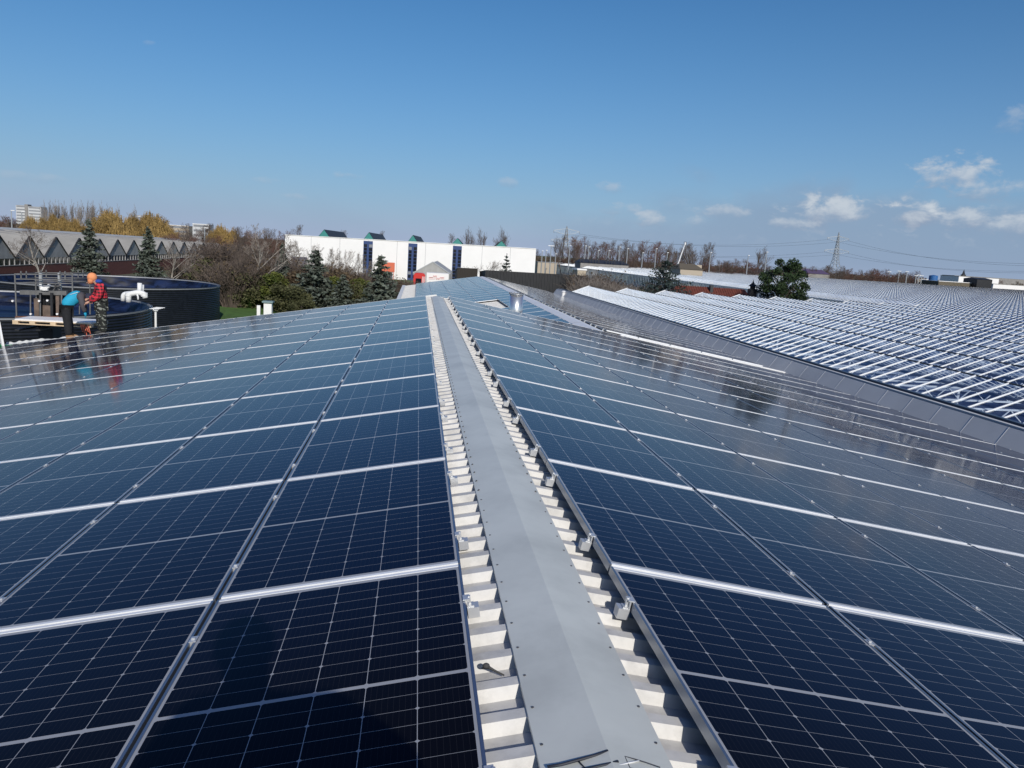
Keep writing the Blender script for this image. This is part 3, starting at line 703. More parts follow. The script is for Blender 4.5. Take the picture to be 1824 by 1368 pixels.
# small grey gabled glasshouse behind the truck
q0, q1, qa = at(737, 486, 140), at(801, 488, 140), at(771, 467, 140)
tn = thing('grey_shed', 'small grey translucent gabled shed between the red truck and the white hall', 'shed', (qa.x, 140, 0))
mb = MB(); mb.extrude([(q0.x, 140, 0), (q1.x, 140, 0), (q1.x, 140, q1.z), (qa.x, 140, qa.z), (q0.x, 140, q0.z)], (1.2, 18, 0)); mb.build('body', M['trans_grey'], tn)
mb = MB(); mb.bar((q0.x-.1, 139.95, q0.z), (qa.x, 139.95, qa.z+.05), .12, .14); mb.bar((qa.x, 139.95, qa.z+.05), (q1.x+.1, 139.95, q1.z), .12, .14)
for k in range(1, 6): x = q0.x+(q1.x-q0.x)*k/6; mb.box((x-.03, 139.95, 0), (x+.03, 140, q0.z+.9*(1-abs(k-3)/3)*(qa.z-q0.z)))
mb.build('frame', M['galv'], tn)
# truck
c0, c1 = at(737, 486, 115), at(758, 486, 115); t0, t1 = at(760, 485, 115), at(799, 485, 115)
tk = thing('truck', 'red truck cab with a white box body bearing a red zigzag MW emblem', 'truck', ((c0.x+t1.x)/2, 115, 0))
def rounded_box(mb, x0, x1, y0, y1, z0, z1, r, n=4):
    """front view silhouette with rounded top corners, extruded along y"""
    p = [(x0, z0), (x1, z0)]
    for k in range(n+1): a = math.pi/2*k/n; p.append((x1-r+r*math.cos(a), z1-r+r*math.sin(a)))
    for k in range(n+1): a = math.pi/2+math.pi/2*k/n; p.append((x0+r+r*math.cos(a), z1-r+r*math.sin(a)))
    mb.extrude([(x, y0, z) for x, z in p], (0, y1-y0, 0))
mb = MB(); rounded_box(mb, c0.x, c1.x, 114, 116.4, .6, c0.z+.05, .45); cb_ = mb.build('cab', M['red_paint'], tk)
mb = MB(); mb.box((c0.x+.3, 113.96, 2.0), (c0.x+1.1, 113.995, 2.9)); mb.box((c0.x-.01, 114.3, 1.9), (c0.x-.005, 116.1, 2.9)); mb.build('window', M['window_dark'], cb_)
mb = MB()
for k in range(3): mb.box((c0.x+1.2+k*.17, 113.95, 1.2), (c0.x+1.26+k*.17, 113.99, 3.2))
mb.build('air_deflector', M['alu_white'], cb_)
mb = MB(); mb.box((t0.x, 113.9, 1.05), (t1.x, 116.4, t0.z)); bx_ = mb.build('box_body', M['facade_white'], tk)
def tx(cx, cy_): p = at(700+cx*360/1824, 380+cy_*360/1824, 113.88); return p
mb = MB()
for pts in ([(325, 577), (362, 577), (368, 560), (378, 575), (388, 560), (394, 577)], [(388, 580), (396, 598), (406, 584), (416, 598), (424, 580), (462, 580)], [(322, 592), (380, 592)], [(430, 592), (462, 592)]):
    for a, b in zip(pts[:-1], pts[1:]): mb.bar(tx(*a), tx(*b), .03, .16 if len(pts) > 2 else .05, up=(0, 1, 0))
for v_ in range(len(mb.v)): pass
mb.build('emblem', M['red_paint'], bx_)
for x in (c0.x+.7, t0.x+.7, t1.x-.7):
    mb = MB(); mb.tube([(x, 113.95, .5), (x, 114.3, .5)], .5, 18); mb.build('wheel', M['black_metal'], tk)
# black corrugated barns
def ribbed(name, label, a, b, Yd, dep, matn, pitch=.33):
    """upright ribbed wall building through two pixel corners of its top edge"""
    p, q = at(*a, Yd), at(*b, Yd); t = thing(name, label, 'shed', ((p.x+q.x)/2, Yd, 0))
    mb = MB(); x = p.x; n = int((q.x-p.x)/pitch); pts = []
    for k in range(n):
        x = p.x+k*pitch
        for dx, dy in ((0, 0), (.4, 0), (.5, -.06), (.9, -.06)): pts.append((x+dx*pitch, Yd+dy*pitch*2.2))
    pts.append((q.x, Yd)); vs = []; fs = []
    for i, (xx, yy) in enumerate(pts):
        zt = p.z+(q.z-p.z)*(xx-p.x)/(q.x-p.x); vs += [(xx, yy, 0), (xx, yy, zt)]
    for i in range(len(pts)-1): fs.append((2*i, 2*i+2, 2*i+3, 2*i+1))
    mb.raw(vs, fs); mb.build('ribbed_wall', matn, t)
    mb = MB(); mb.raw([(p.x, Yd, 0), (q.x, Yd, 0), (q.x, Yd+dep, 0), (p.x, Yd+dep, 0), (p.x, Yd, p.z-.01), (q.x, Yd, q.z-.01), (q.x, Yd+dep, q.z-.4), (p.x, Yd+dep, p.z-.4)], [(4, 5, 6, 7), (1, 2, 6, 5), (3, 0, 4, 7), (2, 3, 7, 6)])
    mb.build('body', matn, t); return t
ribbed('black_barn', 'long black ribbed barn wall beyond the end of the solar roofs', (865, 481), (1042, 491), 96, 9, M['black_metal'])
ribbed('dark_shed', 'small dark brown shed left of the long black barn', (815, 476.5), (851, 478.5), 104, 6, mat('dark_brown', (.03, .025, .02), .8), .25)
# red tiled house
p0, p1 = at(1208, 508.5, 95), at(1330, 516, 95)
hs = thing('tiled_house', 'low house with a long red tiled roof behind the greenhouse', 'house', ((p0.x+p1.x)/2, 97, 0))
mb = MB(); ex = 1.6
zlo = p0.z-1.5
mb.raw([(p0.x-ex, 93.2, zlo), (p1.x+.3, 93.2, zlo), (p1.x, 95.6, p1.z), (p0.x, 95.6, p0.z), (p0.x-ex, 98, zlo), (p1.x+.3, 98, zlo)], [(0, 1, 2, 3), (0, 3, 4), (3, 2, 5, 4)])
for k in range(int((p1.x-p0.x)/.3)):
    x = p0.x+k*.3; mb.bar((x-.05, 93.22, zlo+.03), (x, 95.58, p0.z+(p1.z-p0.z)*(x-p0.x)/(p1.x-p0.x)+.03), .08, .05, caps=False)
rf = mb.build('roof', M['red_tile'], hs)
mb = MB(); mb.box((p0.x+3.9, 94.6, zlo+.4), (p0.x+4.25, 95.2, p0.z+.25)); mb.build('chimney', M['slate'], rf)
mb = MB(); mb.box((p0.x-1, 93.9, 0), (p1.x, 97.6, zlo+.02)); mb.build('wall', M['brick_dark'], hs)
# black lantern chimney beside it
c = at(1341, 510, 92); cl = thing('lantern_chimney', 'black chimney with a pointed lantern cap beside the pine', 'chimney', (c.x, 92, 0))
zb_ = at(1341, 524, 92).z
mb = MB(); mb.box((c.x-.42, 91.6, 0), (c.x+.42, 92.4, zb_+.62)); mb.build('stack', M['black_metal'], cl)
mb = MB(); mb.lathe((c.x, 92, zb_+.62), [(.3, 0), (.34, .28), (.6, .3), (.42, .42), (.2, .62), (.08, .8), (.03, 1.05), (0, 1.08)], 8); mb.build('cap', M['black_metal'], cl)
# far houses and halls
def box_building(name, label, u0, u1, vt, Y, dep, wall, roofm=None, gable=0.0, parts=None, zb=0.0, cat='building'):
    p, q = at(u0, vt, Y), at(u1, vt, Y); z = (p.z+q.z)/2; t = thing(name, label, cat, ((p.x+q.x)/2, Y, 0))
    mb = MB(); mb.box((p.x, Y, zb), (q.x, Y+dep, z)); mb.build('wall', wall, t)
    if gable > 0:
        mb = MB(); mb.raw([(p.x-.3, Y-.3, z), (q.x+.3, Y-.3, z), (q.x+.3, Y+dep+.3, z), (p.x-.3, Y+dep+.3, z), (p.x+gable*.6, Y+dep/2, z+gable), (q.x-gable*.6, Y+dep/2, z+gable)], [(0, 1, 5, 4), (2, 3, 4, 5), (1, 2, 5), (3, 0, 4), (0, 3, 2, 1)])
        mb.build('roof', roofm, t)
    elif roofm:
        mb = MB(); mb.box((p.x-.1, Y-.1, z), (q.x+.1, Y+dep+.1, z+.25)); mb.build('roof', roofm, t)
    return t, p, q, z
t, p, q, z = box_building('house', 'dark roofed house with two pale chimneys behind the cedar', 1212, 1252, 480, 205, 8, M['beige'], M['roof_brown'], 1.4, cat='house')
for u in (1224, 1248):
    c = at(u, 473, 207); mb = MB(); mb.box((c.x-.7, 208, 3), (c.x+.7, 209.2, c.z+.1)); mb.build('chimney', M['beige'], t)
box_building('house', 'low dark roofed house just left of the pine, beyond the greenhouse', 1338, 1378, 488, 365, 10, M['beige'], M['slate'], 2.2, cat='house')
box_building('hall', 'purple roofed hall right of the pine on the horizon', 1440, 1478, 488, 380, 12, M['grey_conc'], M['purple_roof'], 2.0)
t, p, q, z = box_building('long_shed', 'long low black roofed shed with A-frame vents left of the cedar', 1034, 1120, 470, 275, 10, M['grey_conc'], M['slate'], 1.2, cat='shed')
for u in (1037, 1054, 1064, 1083, 1093, 1111):
    c = at(u, 466, 274); mb = MB(); mb.bar((c.x-.7, 274.4, z+.3), (c.x, 274.4, z+2.1), .2, .25); mb.bar((c.x+.7, 274.4, z+.3), (c.x, 274.4, z+2.1), .2, .25); mb.build('vent_frame', M['black_metal'], t)
box_building('kiosk', 'small white kiosk at the left end of the far greenhouse', 1029, 1044, 481.5, 130, 4, M['beige'], M['facade_white'], cat='kiosk')
box_building('low_hall', 'low pale hall behind slim poles just right of the white hall', 958, 992, 468, 300, 10, M['beige'], M['grey_conc'])
t, p, q, z = box_building('apartment_block', 'tall white apartment block left above the yellow willows', 28, 46, 366, 900, 14, M['block_white'], M['grey_conc'])
def floors(t, p, q, z, Y, n, step):
    mb = MB()
    for k in range(n): mb.box((p.x+.6, Y-.06, z-1.6-k*step), (q.x-.6, Y-.01, z-.4-k*step))
    mb.build('window_rows', M['pane_grey'], t)
floors(t, p, q, z, 900, 7, 3.0)
t, p, q, z = box_building('apartment_block', 'wide white apartment block just right of the tall one', 50, 73, 368.5, 880, 14, M['block_white'], M['grey_conc'])
floors(t, p, q, z, 880, 7, 3.0)
mb = MB(); c = at(48, 364, 885); mb.box((c.x-2, 884, 0), (c.x+1.2, 892, c.z)); mb.build('stair_tower', M['grey_conc'], t)
t, p, q, z = box_building('flat_block', 'white flats with balconies right of the big yellow willow', 343, 372, 399.5, 520, 12, M['block_white'], M['facade_white'])
floors(t, p, q, z, 520, 5, 2.8)
t, p, q, z = box_building('flat_block', 'long low white flats behind bare trees left of the balcony block', 292, 336, 401.5, 560, 12, M['beige'], M['facade_white'])
floors(t, p, q, z, 560, 3, 2.8)
# right-hand horizon
box_building('depot', 'black depot block standing at the far right edge of the greenhouse field', 1741, 1768, 498, 362, 10, M['black_metal'], M['slate'], .8)
box_building('hall', 'brown low hall with a white edge left of the black depot', 1672, 1738, 503, 366, 14, M['roof_brown'], M['facade_white'])
box_building('hall', 'long white hall strip at the far right horizon edge', 1769, 1850, 508.5, 372, 14, M['facade_white'], M['grey_conc'])
box_building('hall', 'pale grey hall on the horizon above the black depot', 1708, 1780, 494.5, 520, 20, M['facade_white'], M['grey_conc'])
box_building('hall', 'white flat hall beside the blue silo', 1634, 1656, 498, 400, 12, M['beige'], M['facade_white'])
box_building('hall', 'distant dark grey hall at the right end of the horizon', 1700, 1850, 495.5, 760, 20, M['grey_conc'], M['grey_conc'])
c = at(1663, 491, 392); s_ = thing('silo', 'round blue silo on the horizon left of the black depot', 'silo', (c.x, 392, 0))
mb = MB(); mb.cyl((c.x, 392, 0), 2.1, c.z, 20); mb.build('tank', M['blue_tank'], s_); mb = MB(); mb.cyl((c.x, 392, c.z), 2.15, .35, 20, .3); mb.build('cap', M['blue_tank'], s_)
c = at(1719, 483, 900); mb = MB(); mb.box((c.x-2, 900, 0), (c.x+2, 904, c.z-4)); mb.tube([(c.x, 902, c.z-4), (c.x, 902, c.z+2)], [2.2, .1], 4); tag(mb.build('church_tower', M['slate']), 'tiny church tower silhouette on the right horizon', 'tower')
# leaning white mast
mt = at(1220.5, 434, 255); m0 = at(1207, 472, 255); m1 = at(1248, 472, 258)
mk = thing('mast', 'white leaning mast with stays rising above the cedar', 'mast', (m0.x, 255, 0))
mb = MB(); mb.tube([(m0.x-1.6, 255, 0), m0, mt], [.24, .2, .14], 8); mb.cyl((mt.x, mt.y, mt.z-.4), .3, .8, 8); mb.build('pole', M['alu_white'], mk)
mb = MB()
for u in (1196, 1202): mb.tube([mt, Vector((at(u, 470, 255).x, 255, 2))], .04, 4)
for u in (1238, 1250): mb.tube([mt, Vector((at(u, 470, 255).x, 257, 2))], .04, 4)
mb.build('stays', M['galv'], mk)
# electrical cabinet + little box on the lawn
c = at(478, 537, 68); cb = thing('cabinet', 'white electrical cabinet with a flat teal roof on the lawn', 'cabinet', (c.x, 68, 0))
mb = MB(); mb.box((c.x-.31, 67.7, 0), (c.x+.31, 68.3, c.z-.08)); mb.build('body', M['facade_white'], cb); mb = MB(); mb.box((c.x-.42, 67.55, c.z-.08), (c.x+.42, 68.45, c.z+.04)); mb.build('roof', mat('teal_grey', (.18, .26, .27), .6), cb)
c = at(460.5, 544, 72); mb = MB(); mb.box((c.x-.14, 72, .25), (c.x+.14, 72.2, c.z)); mb.box((c.x-.03, 72.05, 0), (c.x+.03, 72.12, .25)); tag(mb.build('meter_box', M['facade_white']), 'tiny white box on a post left of the white cabinet', 'box')
c = at(464, 479, 108); mb = MB(); mb.box((c.x-.55, 108, .3), (c.x+.55, 109.4, c.z)); mb.box((c.x-.62, 107.9, c.z), (c.x+.62, 109.5, c.z+.08)); tag(mb.build('container', M['yellow_paint']), 'yellow container half hidden behind the left bushes', 'container')
# lamp posts
def lamp(u, vt, Y, label, arm=.9, two=False, grp='lamp posts'):
    c = at(u, vt, Y); t = thing('lamp_post', label, 'lamp post', (c.x, Y, 0), group=grp); r_ = .0011*Y*.6
    mb = MB(); mb.tube([(c.x, Y, 0), (c.x, Y, c.z)], [r_*1.2, r_*.8], 6); mb.build('pole', M['galv'], t)
    mb = MB(); mb.box((c.x-(arm if two else .1), Y-.15, c.z-.05), (c.x+arm, Y+.15, c.z+.12)); mb.build('lamp_head', M['alu_white'], t)
lamp(20, 375, 230, 'lamp post leftmost of all, above the hangar roof'); lamp(38.5, 377, 230, 'lamp post second from left above the hangar roof')
lamp(364.5, 406, 210, 'lamp post in front of the white balcony flats'); lamp(982, 438, 240, 'twin-headed lamp post right of the white hall', two=True)
lamp(178, 386, 250, 'lamp post beside the left edge of the big willow'); lamp(245.5, 385, 250, 'lamp post above the middle of the big willow')
nums = ['first', 'second', 'third', 'fourth', 'fifth', 'sixth', 'seventh', 'eighth', 'ninth', 'tenth', 'eleventh', 'twelfth', 'thirteenth', 'fourteenth', 'fifteenth', 'last']
for i, (u, v_) in enumerate(((966, 447), (973, 446), (990, 452), (1015, 437), (1043, 438), (1049, 440), (1066, 446), (1085, 446), (1104, 440), (1118, 443), (1145, 450), (1169, 443), (1189, 450), (1266, 450), (1333, 455), (1366, 449))):
    lamp(u, v_, 290, 'slim pale pole before the bare tree line, %s from the white hall' % nums[i], arm=.5, grp='slim poles before the tree line')
for i, (u, v_) in enumerate(((1282, 472), (1287, 472), (1584, 484), (1602, 483), (1616, 484), (1632, 491), (1637, 490), (1642, 491), (1733, 500))):
    lamp(u, v_, 372, 'small lamp post behind the greenhouse field, %s from left' % nums[i], arm=1.0, two=True, grp='lamp posts along the horizon')
# ------------------------------------------------------------------ pylons and wires
def pylon(name, label, ub, Y, vtop, arms, vbase):
    top = at(ub, vtop, Y); H = top.z; x0 = top.x; t = thing(name, label, 'pylon', (x0, Y, 0))
    def hw(z): f = z/H; return 3.6*(1-f/.55)+1.0*(f/.55) if f < .55 else 1.0*(1-(f-.55)/.45)+.12
    mb = MB(); zs = [0]; z = 0
    while z < H-1: z += max(1.6, hw(z)*1.25); zs.append(min(z, H))
    for a, b in zip(zs[:-1], zs[1:]):
        wa, wb_ = hw(a), hw(b); ca = [(x0+i*wa, Y+j*wa) for i, j in ((-1, -1), (1, -1), (1, 1), (-1, 1))]; cb2 = [(x0+i*wb_, Y+j*wb_) for i, j in ((-1, -1), (1, -1), (1, 1), (-1, 1))]
        for i in range(4):
            mb.bar((*ca[i], a), (*cb2[i], b), .2, .2, caps=False); j = (i+1) % 4
            mb.bar((*ca[i], a), (*cb2[j], b), .11, .11, caps=False); mb.bar((*ca[j], a), (*cb2[i], b), .11, .11, caps=False)
    mb.build('lattice_tower', M['galv'], t)
    tips = []
    for (v_, hl) in arms:
        z = at(ub, v_, Y).z; mb = MB()
        for s_ in (-1, 1):
            tip = Vector((x0+s_*hl, Y, z-.1)); tips.append(tip)
            mb.bar((x0, Y-.6, z+1.0), tip, .16, .16, caps=False); mb.bar((x0, Y+.6, z+1.0), tip, .16, .16, caps=False)
            pr_ = None
            for k in range(7):
                f = k/6; pt = Vector((x0+s_*hl*f, Y, z-1.7+1.6*f**2))
                if pr_ is not None: mb.bar(pr_, pt, .13, .13, caps=False)
                pr_ = pt
                if 0 < k < 6: mb.bar(pt, (pt.x, Y, z+1.0-1.1*f), .07, .07, caps=False)
            mb.tube([tip, tip-Vector((0, 0, 1.2))], .12, 5)
        mb.build('crossarm', M['galv'], t)
    return tips
T1 = pylon('pylon', 'slender lattice electricity pylon on the horizon right of the pine', 1494.5, 430, 414, ((424, 6.2), (446.5, 7.0)), 492)
T2 = pylon('pylon', 'grey electricity pylon partly hidden in bare trees right of the white hall', 1010, 400, 402, ((411, 6.4), (428, 7.4)), 470)
def wire(a, b, sag, nm='power_line', lb=''):
    mb = MB(); pts = [a.lerp(b, k/24)-Vector((0, 0, sag*4*(k/24)*(1-k/24))) for k in range(25)]; mb.tube(pts, .036, 4); return mb
pw = thing('power_lines', 'thin sagging power lines strung between the pylons across the sky', 'power lines', (T1[0].x, 415, 0))
for i in (0, 1, 2, 3):
    wire(T2[i]-Vector((0, 0, 1.1)), T1[i]-Vector((0, 0, 1.1)), 4.5).build('wire', M['slate'], pw)
for i, (u, v_) in enumerate(((1850, 470), (1850, 474), (1850, 483), (1850, 486))):
    wire(T1[i]-Vector((0, 0, 1.1)), at(u, v_, 330), 3.0).build('wire', M['slate'], pw)
# ------------------------------------------------------------------ water tanks
def tank(label, cx, cyy, r, zt, zl):
    t = thing('water_tank', label, 'water tank', (cx, cyy, 0)); n = 96
    prof = []; z = 0.0; k = 0
    while z < zt: 
        prof += [(r, z), (r+.035, z+.05), (r+.035, z+.075), (r, z+.125)]; z += .15
    prof.append((r, zt)); mb = MB(); mb.lathe((cx, cyy, 0), prof, n); mb.build('corrugated_wall', M['tank_metal'], t)
    mb = MB(); mb.lathe((cx, cyy, 0), [(r+.05, zt-.06), (r+.06, zt+.02), (r-.06, zt+.03), (r-.07, zt-.08)], n); mb.build('rim', M['tank_rim'], t)
    # loose pond liner hanging inside, wrinkled
    vs = []; fs = []; rows = 7; rr = random.Random(int(cyy)); ph_ = [rr.random()*6 for _ in range(6)]
    for j in range(rows):
        f = j/(rows-1)
        for k in range(n):
            a = 2*math.pi*k/n; wv = .14*math.sin(a*17+ph_[0]+3*f)+.1*math.sin(a*31+ph_[1]-4*f)+.08*math.sin(a*47+ph_[2])
            rad = r-.10-.55*f+(wv*min(1, f*2)); z = zt-.05-(zt-zl)*f+.05*math.sin(a*9+ph_[3])*f
            vs.append((cx+rad*math.cos(a), cyy+rad*math.sin(a), z))
    for j in range(rows-1):
        for k in range(n): k2 = (k+1) % n; fs.append((j*n+k, j*n+k2, (j+1)*n+k2, (j+1)*n+k))
    mb = MB(); mb.raw(vs, fs); mb.build('pond_liner', M['liner_blue'], t, smooth=True)
    # water / liner floor with folds
    vs = []; fs = []; g_ = 48
    for i in range(g_+1):
        for j in range(g_+1):
            x = -1+2*i/g_; y = -1+2*j/g_
            sx_ = x*math.sqrt(max(0, 1-y*y/2)); sy2 = y*math.sqrt(max(0, 1-x*x/2)); R_ = r-.55
            zz = zl+.05+.10*noise.noise(Vector((sx_*2.2, sy2*9, cyy)))+.06*noise.noise(Vector((sx_*7, sy2*16, 3)))
            vs.append((cx+sx_*R_, cyy+sy2*R_, zz))
    for i in range(g_):
        for j in range(g_): a = i*(g_+1)+j; fs.append((a, a+g_+1, a+g_+2, a+1))
    mb = MB(); mb.raw(vs, fs); mb.build('liner_floor', M['liner_blue'], t, smooth=True)
    return t
mat('tank_rim', (.32, .33, .35), .45, .3)
tank('nearer round black corrugated water tank with blue liner, behind the two workers', -23.6, 46.0, 8.9, 2.9, 2.15)
tank('farther round black corrugated water tank with blue liner, right beside the lawn', -25.3, 70.3, 8.7, 2.9, 1.9)
# rim bracket and white downpipe at the right edge of the nearer tank
c = at(277, 546, 46.6); mb = MB(); mb.tube([(c.x, c.y, 0), (c.x, c.y, 2.86)], .06, 10); mb.cyl((c.x, c.y, 2.86), .14, .05, 10)
for k in range(4): mb.bar((c.x-.28, c.y-.1+k*.35, 2.98), (c.x+.22, c.y-.12+k*.35, 2.98), .07, .03)
mb.bar((c.x-.05, c.y-.2, 2.94), (c.x-.05, c.y+1.1, 2.94), .05, .04)
tag(mb.build('post', M['pvc_white']), 'slim white post at the right rim of the nearer tank', 'post')
# white pvc pipe assembly over the tank
pq = thing('pvc_pipes', 'thick white plastic pipe bends straddling the rim between the two tanks', 'pipes', (at(240, 530, 50).x, 50, 3))
def pt(u, v_, Y=50.0): return at(u, v_, Y)
def pipe(pts, r_, nm='pipe'):
    out = []
    P = [Vector(p) for p in pts]; out.append(P[0])
    for i in range(1, len(P)-1):
        a = (P[i-1]-P[i]); b = (P[i+1]-P[i]); e_ = min(a.length, b.length)*.4; a.normalize(); b.normalize()
        for k in range(6): f = k/5; q1 = P[i]+a*e_*(1-f); q2 = P[i]+b*e_*f; out.append(q1.lerp(q2, f))
    out.append(P[-1]); mb = MB(); mb.tube(out, r_, 12); return mb.build(nm, M['pvc_white'], pq, smooth=True)
pipe([pt(219, 536), pt(219.5, 524), pt(231, 522.5), pt(243, 521)], .13)
pipe([pt(229, 538, 49.6), pt(229, 524, 49.6), pt(247, 521, 49.6), pt(257, 524, 49.6), pt(259, 531, 49.6)], .16)
pipe([pt(248.5, 524, 49.9), pt(248.8, 504, 49.9)], .13); pipe([pt(252.5, 524, 50.2), pt(252.6, 507, 50.2)], .13)
pipe([pt(244, 524, 49.3), pt(246, 529, 49.3), pt(246, 534, 49.3)], .05)
for u in (229, 257): 
    mb = MB(); c = pt(u, 525, 49.6); mb.tube([c-Vector((0, 0, .1)), c+Vector((0, 0, .12))], .19, 12); mb.build('coupling', M['pvc_white'], pq)
# ------------------------------------------------------------------ trees
def rotv(v, ax, a): return Matrix.Rotation(a, 3, ax) @ v
def bare_tree(name, seed, H=10.0, spread=.55, up=.35, trunk_m='bark', twig_m='twig', dens=1.0, fork=.22, tw=.018, lean=0.0, levels=4, kids=(5, 5, 5, 4)):
    """tapered trunk and limbs (trunk) with a fine outer mesh of twigs (crown); height H"""
    rr = random.Random(seed); tk = MB(); cr = MB()
    t = thing(name, '', 'tree')
    def grow(p, d, L, r, lv):
        n = 4 if lv < 2 else 3; pts = [p]; rs = [r]; q = p.copy(); dd = d.copy()
        for i in range(n):
            dd = (dd+Vector((rr.gauss(0, .11), rr.gauss(0, .11), up*.12*(1 if lv else .2)))).normalized(); q = q+dd*(L/n); pts.append(q.copy()); rs.append(r*(1-(i+1)/n*.62))
        mb = tk if lv < 2 else cr
        mb.tube(pts, [max(x, tw*.5) for x in rs], 6 if lv == 0 else (4 if lv == 1 else 3), caps=False)
        if lv >= levels: return
        k = int(kids[lv]*dens+rr.random()); k = max(2, k)
        for j in range(k):
            f = (fork+(1-fork)*(j+rr.random()*.7)/k) if lv == 0 else (.2+.8*(j+rr.random())/k)
            x = min(f, .999)*n; i0 = int(x); base = pts[i0].lerp(pts[i0+1], x-i0)
            ax = dd.orthogonal().normalized(); ax = rotv(ax, dd, rr.random()*6.283)
            ang = (spread*(1.25-.5*f) if lv == 0 else spread*1.05)*(.7+.6*rr.random()); nd = rotv(dd, ax, ang); nd.z += up*.25; nd.normalize()
            Lk = L*(.62 if lv == 0 else .58)*(1.15-.55*f)*(.75+.5*rr.random()); grow(base, nd, Lk, max(r*(1-.62*f)*.55, tw*.6), lv+1)
    grow(Vector((0, 0, 0)), Vector((lean, 0, 1)).normalized(), H*.72, H*.017, 0)
    zmax = max(v[2] for v in cr.v)
    tk.v = [(x*H/zmax, y*H/zmax, z*H/zmax) for x, y, z in tk.v]; cr.v = [(x*H/zmax, y*H/zmax, z*H/zmax) for x, y, z in cr.v]
    tk.build('trunk', M[trunk_m], t, local=True); cr.build('crown', M[twig_m], t, local=True); t['h'] = H
    return t
def leafquad(mb, p, s, rr, nrm=None):
    a = Vector((rr.gauss(0, 1), rr.gauss(0, 1), rr.gauss(0, .6))); a.normalize(); b = a.cross(Vector((rr.gauss(0, 1), rr.gauss(0, 1), rr.gauss(0, 1)))); 
    if b.length < .01: return
    b.normalize(); a *= s; b *= s*(.35+.4*rr.random()); mb.face([p-a, p-b*.9, p+a, p+b])
def spruce(name, seed, H=8.0, rad=2.3, mat_='spruce', whorls=26, droop=.35, top=.12, base=.05, open_=.0, leaf=.17, trunk_m='trunk_dark', power=1.0):
    rr = random.Random(seed); t = thing(name, '', 'tree'); tk = MB(); cr = MB()
    tk.tube([(0, 0, 0), (0, 0, H*.5), (0, 0, H)], [H*.02, H*.011, .015], 6)
    for w in range(whorls):
        f = base+(1-base)*(w/whorls); z = H*f; L = rad*(1-f)**power*(.85+.35*rr.random())+.10
        nb = max(5, int(13*(1-f)+5))
        for b_ in range(nb):
            a = rr.random()*6.283; l = L*(.72+.45*rr.random()); zz = z+rr.gauss(0, H*.012)
            if rr.random() < open_: continue
            pts = [Vector((0, 0, zz))]; 
            for k in range(1, 5):
                g = k/4; pts.append(Vector((math.cos(a)*l*g, math.sin(a)*l*g, zz-droop*l*g+(.22*l*g*g))))
            tk.tube(pts, [.03, .022, .016, .012, .006], 3, caps=False)
            m_ = int(5+15*l/max(rad, .1))
            for q in range(m_):
                g = .12+.88*(q+rr.random())/m_; x = g*4; i0 = min(3, int(x)); p = pts[i0].lerp(pts[i0+1], x-i0)
                wd = .30*l*(1.05-g)+.05
                p = p+Vector((-math.sin(a), math.cos(a), 0))*rr.gauss(0, wd*.55)+Vector((0, 0, -abs(rr.gauss(0, .07*l+.03))))
                leafquad(cr, p, leaf*(.7+.7*rr.random()), rr)
    for q in range(14): leafquad(cr, Vector((rr.gauss(0, .05), rr.gauss(0, .05), H*(.93+.07*rr.random()))), leaf*.7, rr)
    tk.build('trunk', M[trunk_m], t, local=True); cr.build('crown', M[mat_], t, local=True); t['h'] = H
    return t
def clump_tree(name, seed, H, rx, mat_, clumps=26, per=150, leaf=.14, z0=.25, trunk=True, round_=1.0, cs=.34, twigm=None):
    """irregular crown of leaf clumps on real limbs (pine, bush)"""
    rr = random.Random(seed); t = thing(name, '', 'tree'); tk = MB(); cr = MB()
    tk.tube([(0, 0, 0), (rr.gauss(0, .1), rr.gauss(0, .1), H*.45), (0, 0, H*.85)], [H*.022+.02, H*.015+.01, .02], 6)
    for c_ in range(clumps):
        for _ in range(20):
            u, v_, w = rr.uniform(-1, 1), rr.uniform(-1, 1), rr.uniform(-1, 1)
            if .25 < u*u+v_*v_+w*w < 1: break
        c = Vector((u*rx*.82, v_*rx*.82, H*(z0+(1-z0)*(.5+.46*w)))); R_ = rx*cs*(.6+.7*rr.random())
        tk.tube([Vector((0, 0, max(.1, c.z-H*.18-.3))), c*.5+Vector((0, 0, c.z*.5-H*.04)), c], [.05, .035, .012], 4, caps=False)
        for q in range(per):
            d = Vector((rr.gauss(0, 1), rr.gauss(0, 1), rr.gauss(0, 1))).normalized()*R_*(rr.random()**.45); d.z *= .72
            leafquad(cr, c+d, leaf*(.6+.8*rr.random()), rr)
    tk.build('trunk', M['trunk_dark'], t, local=True); cr.build('crown', M[mat_], t, local=True); t['h'] = H
    return t
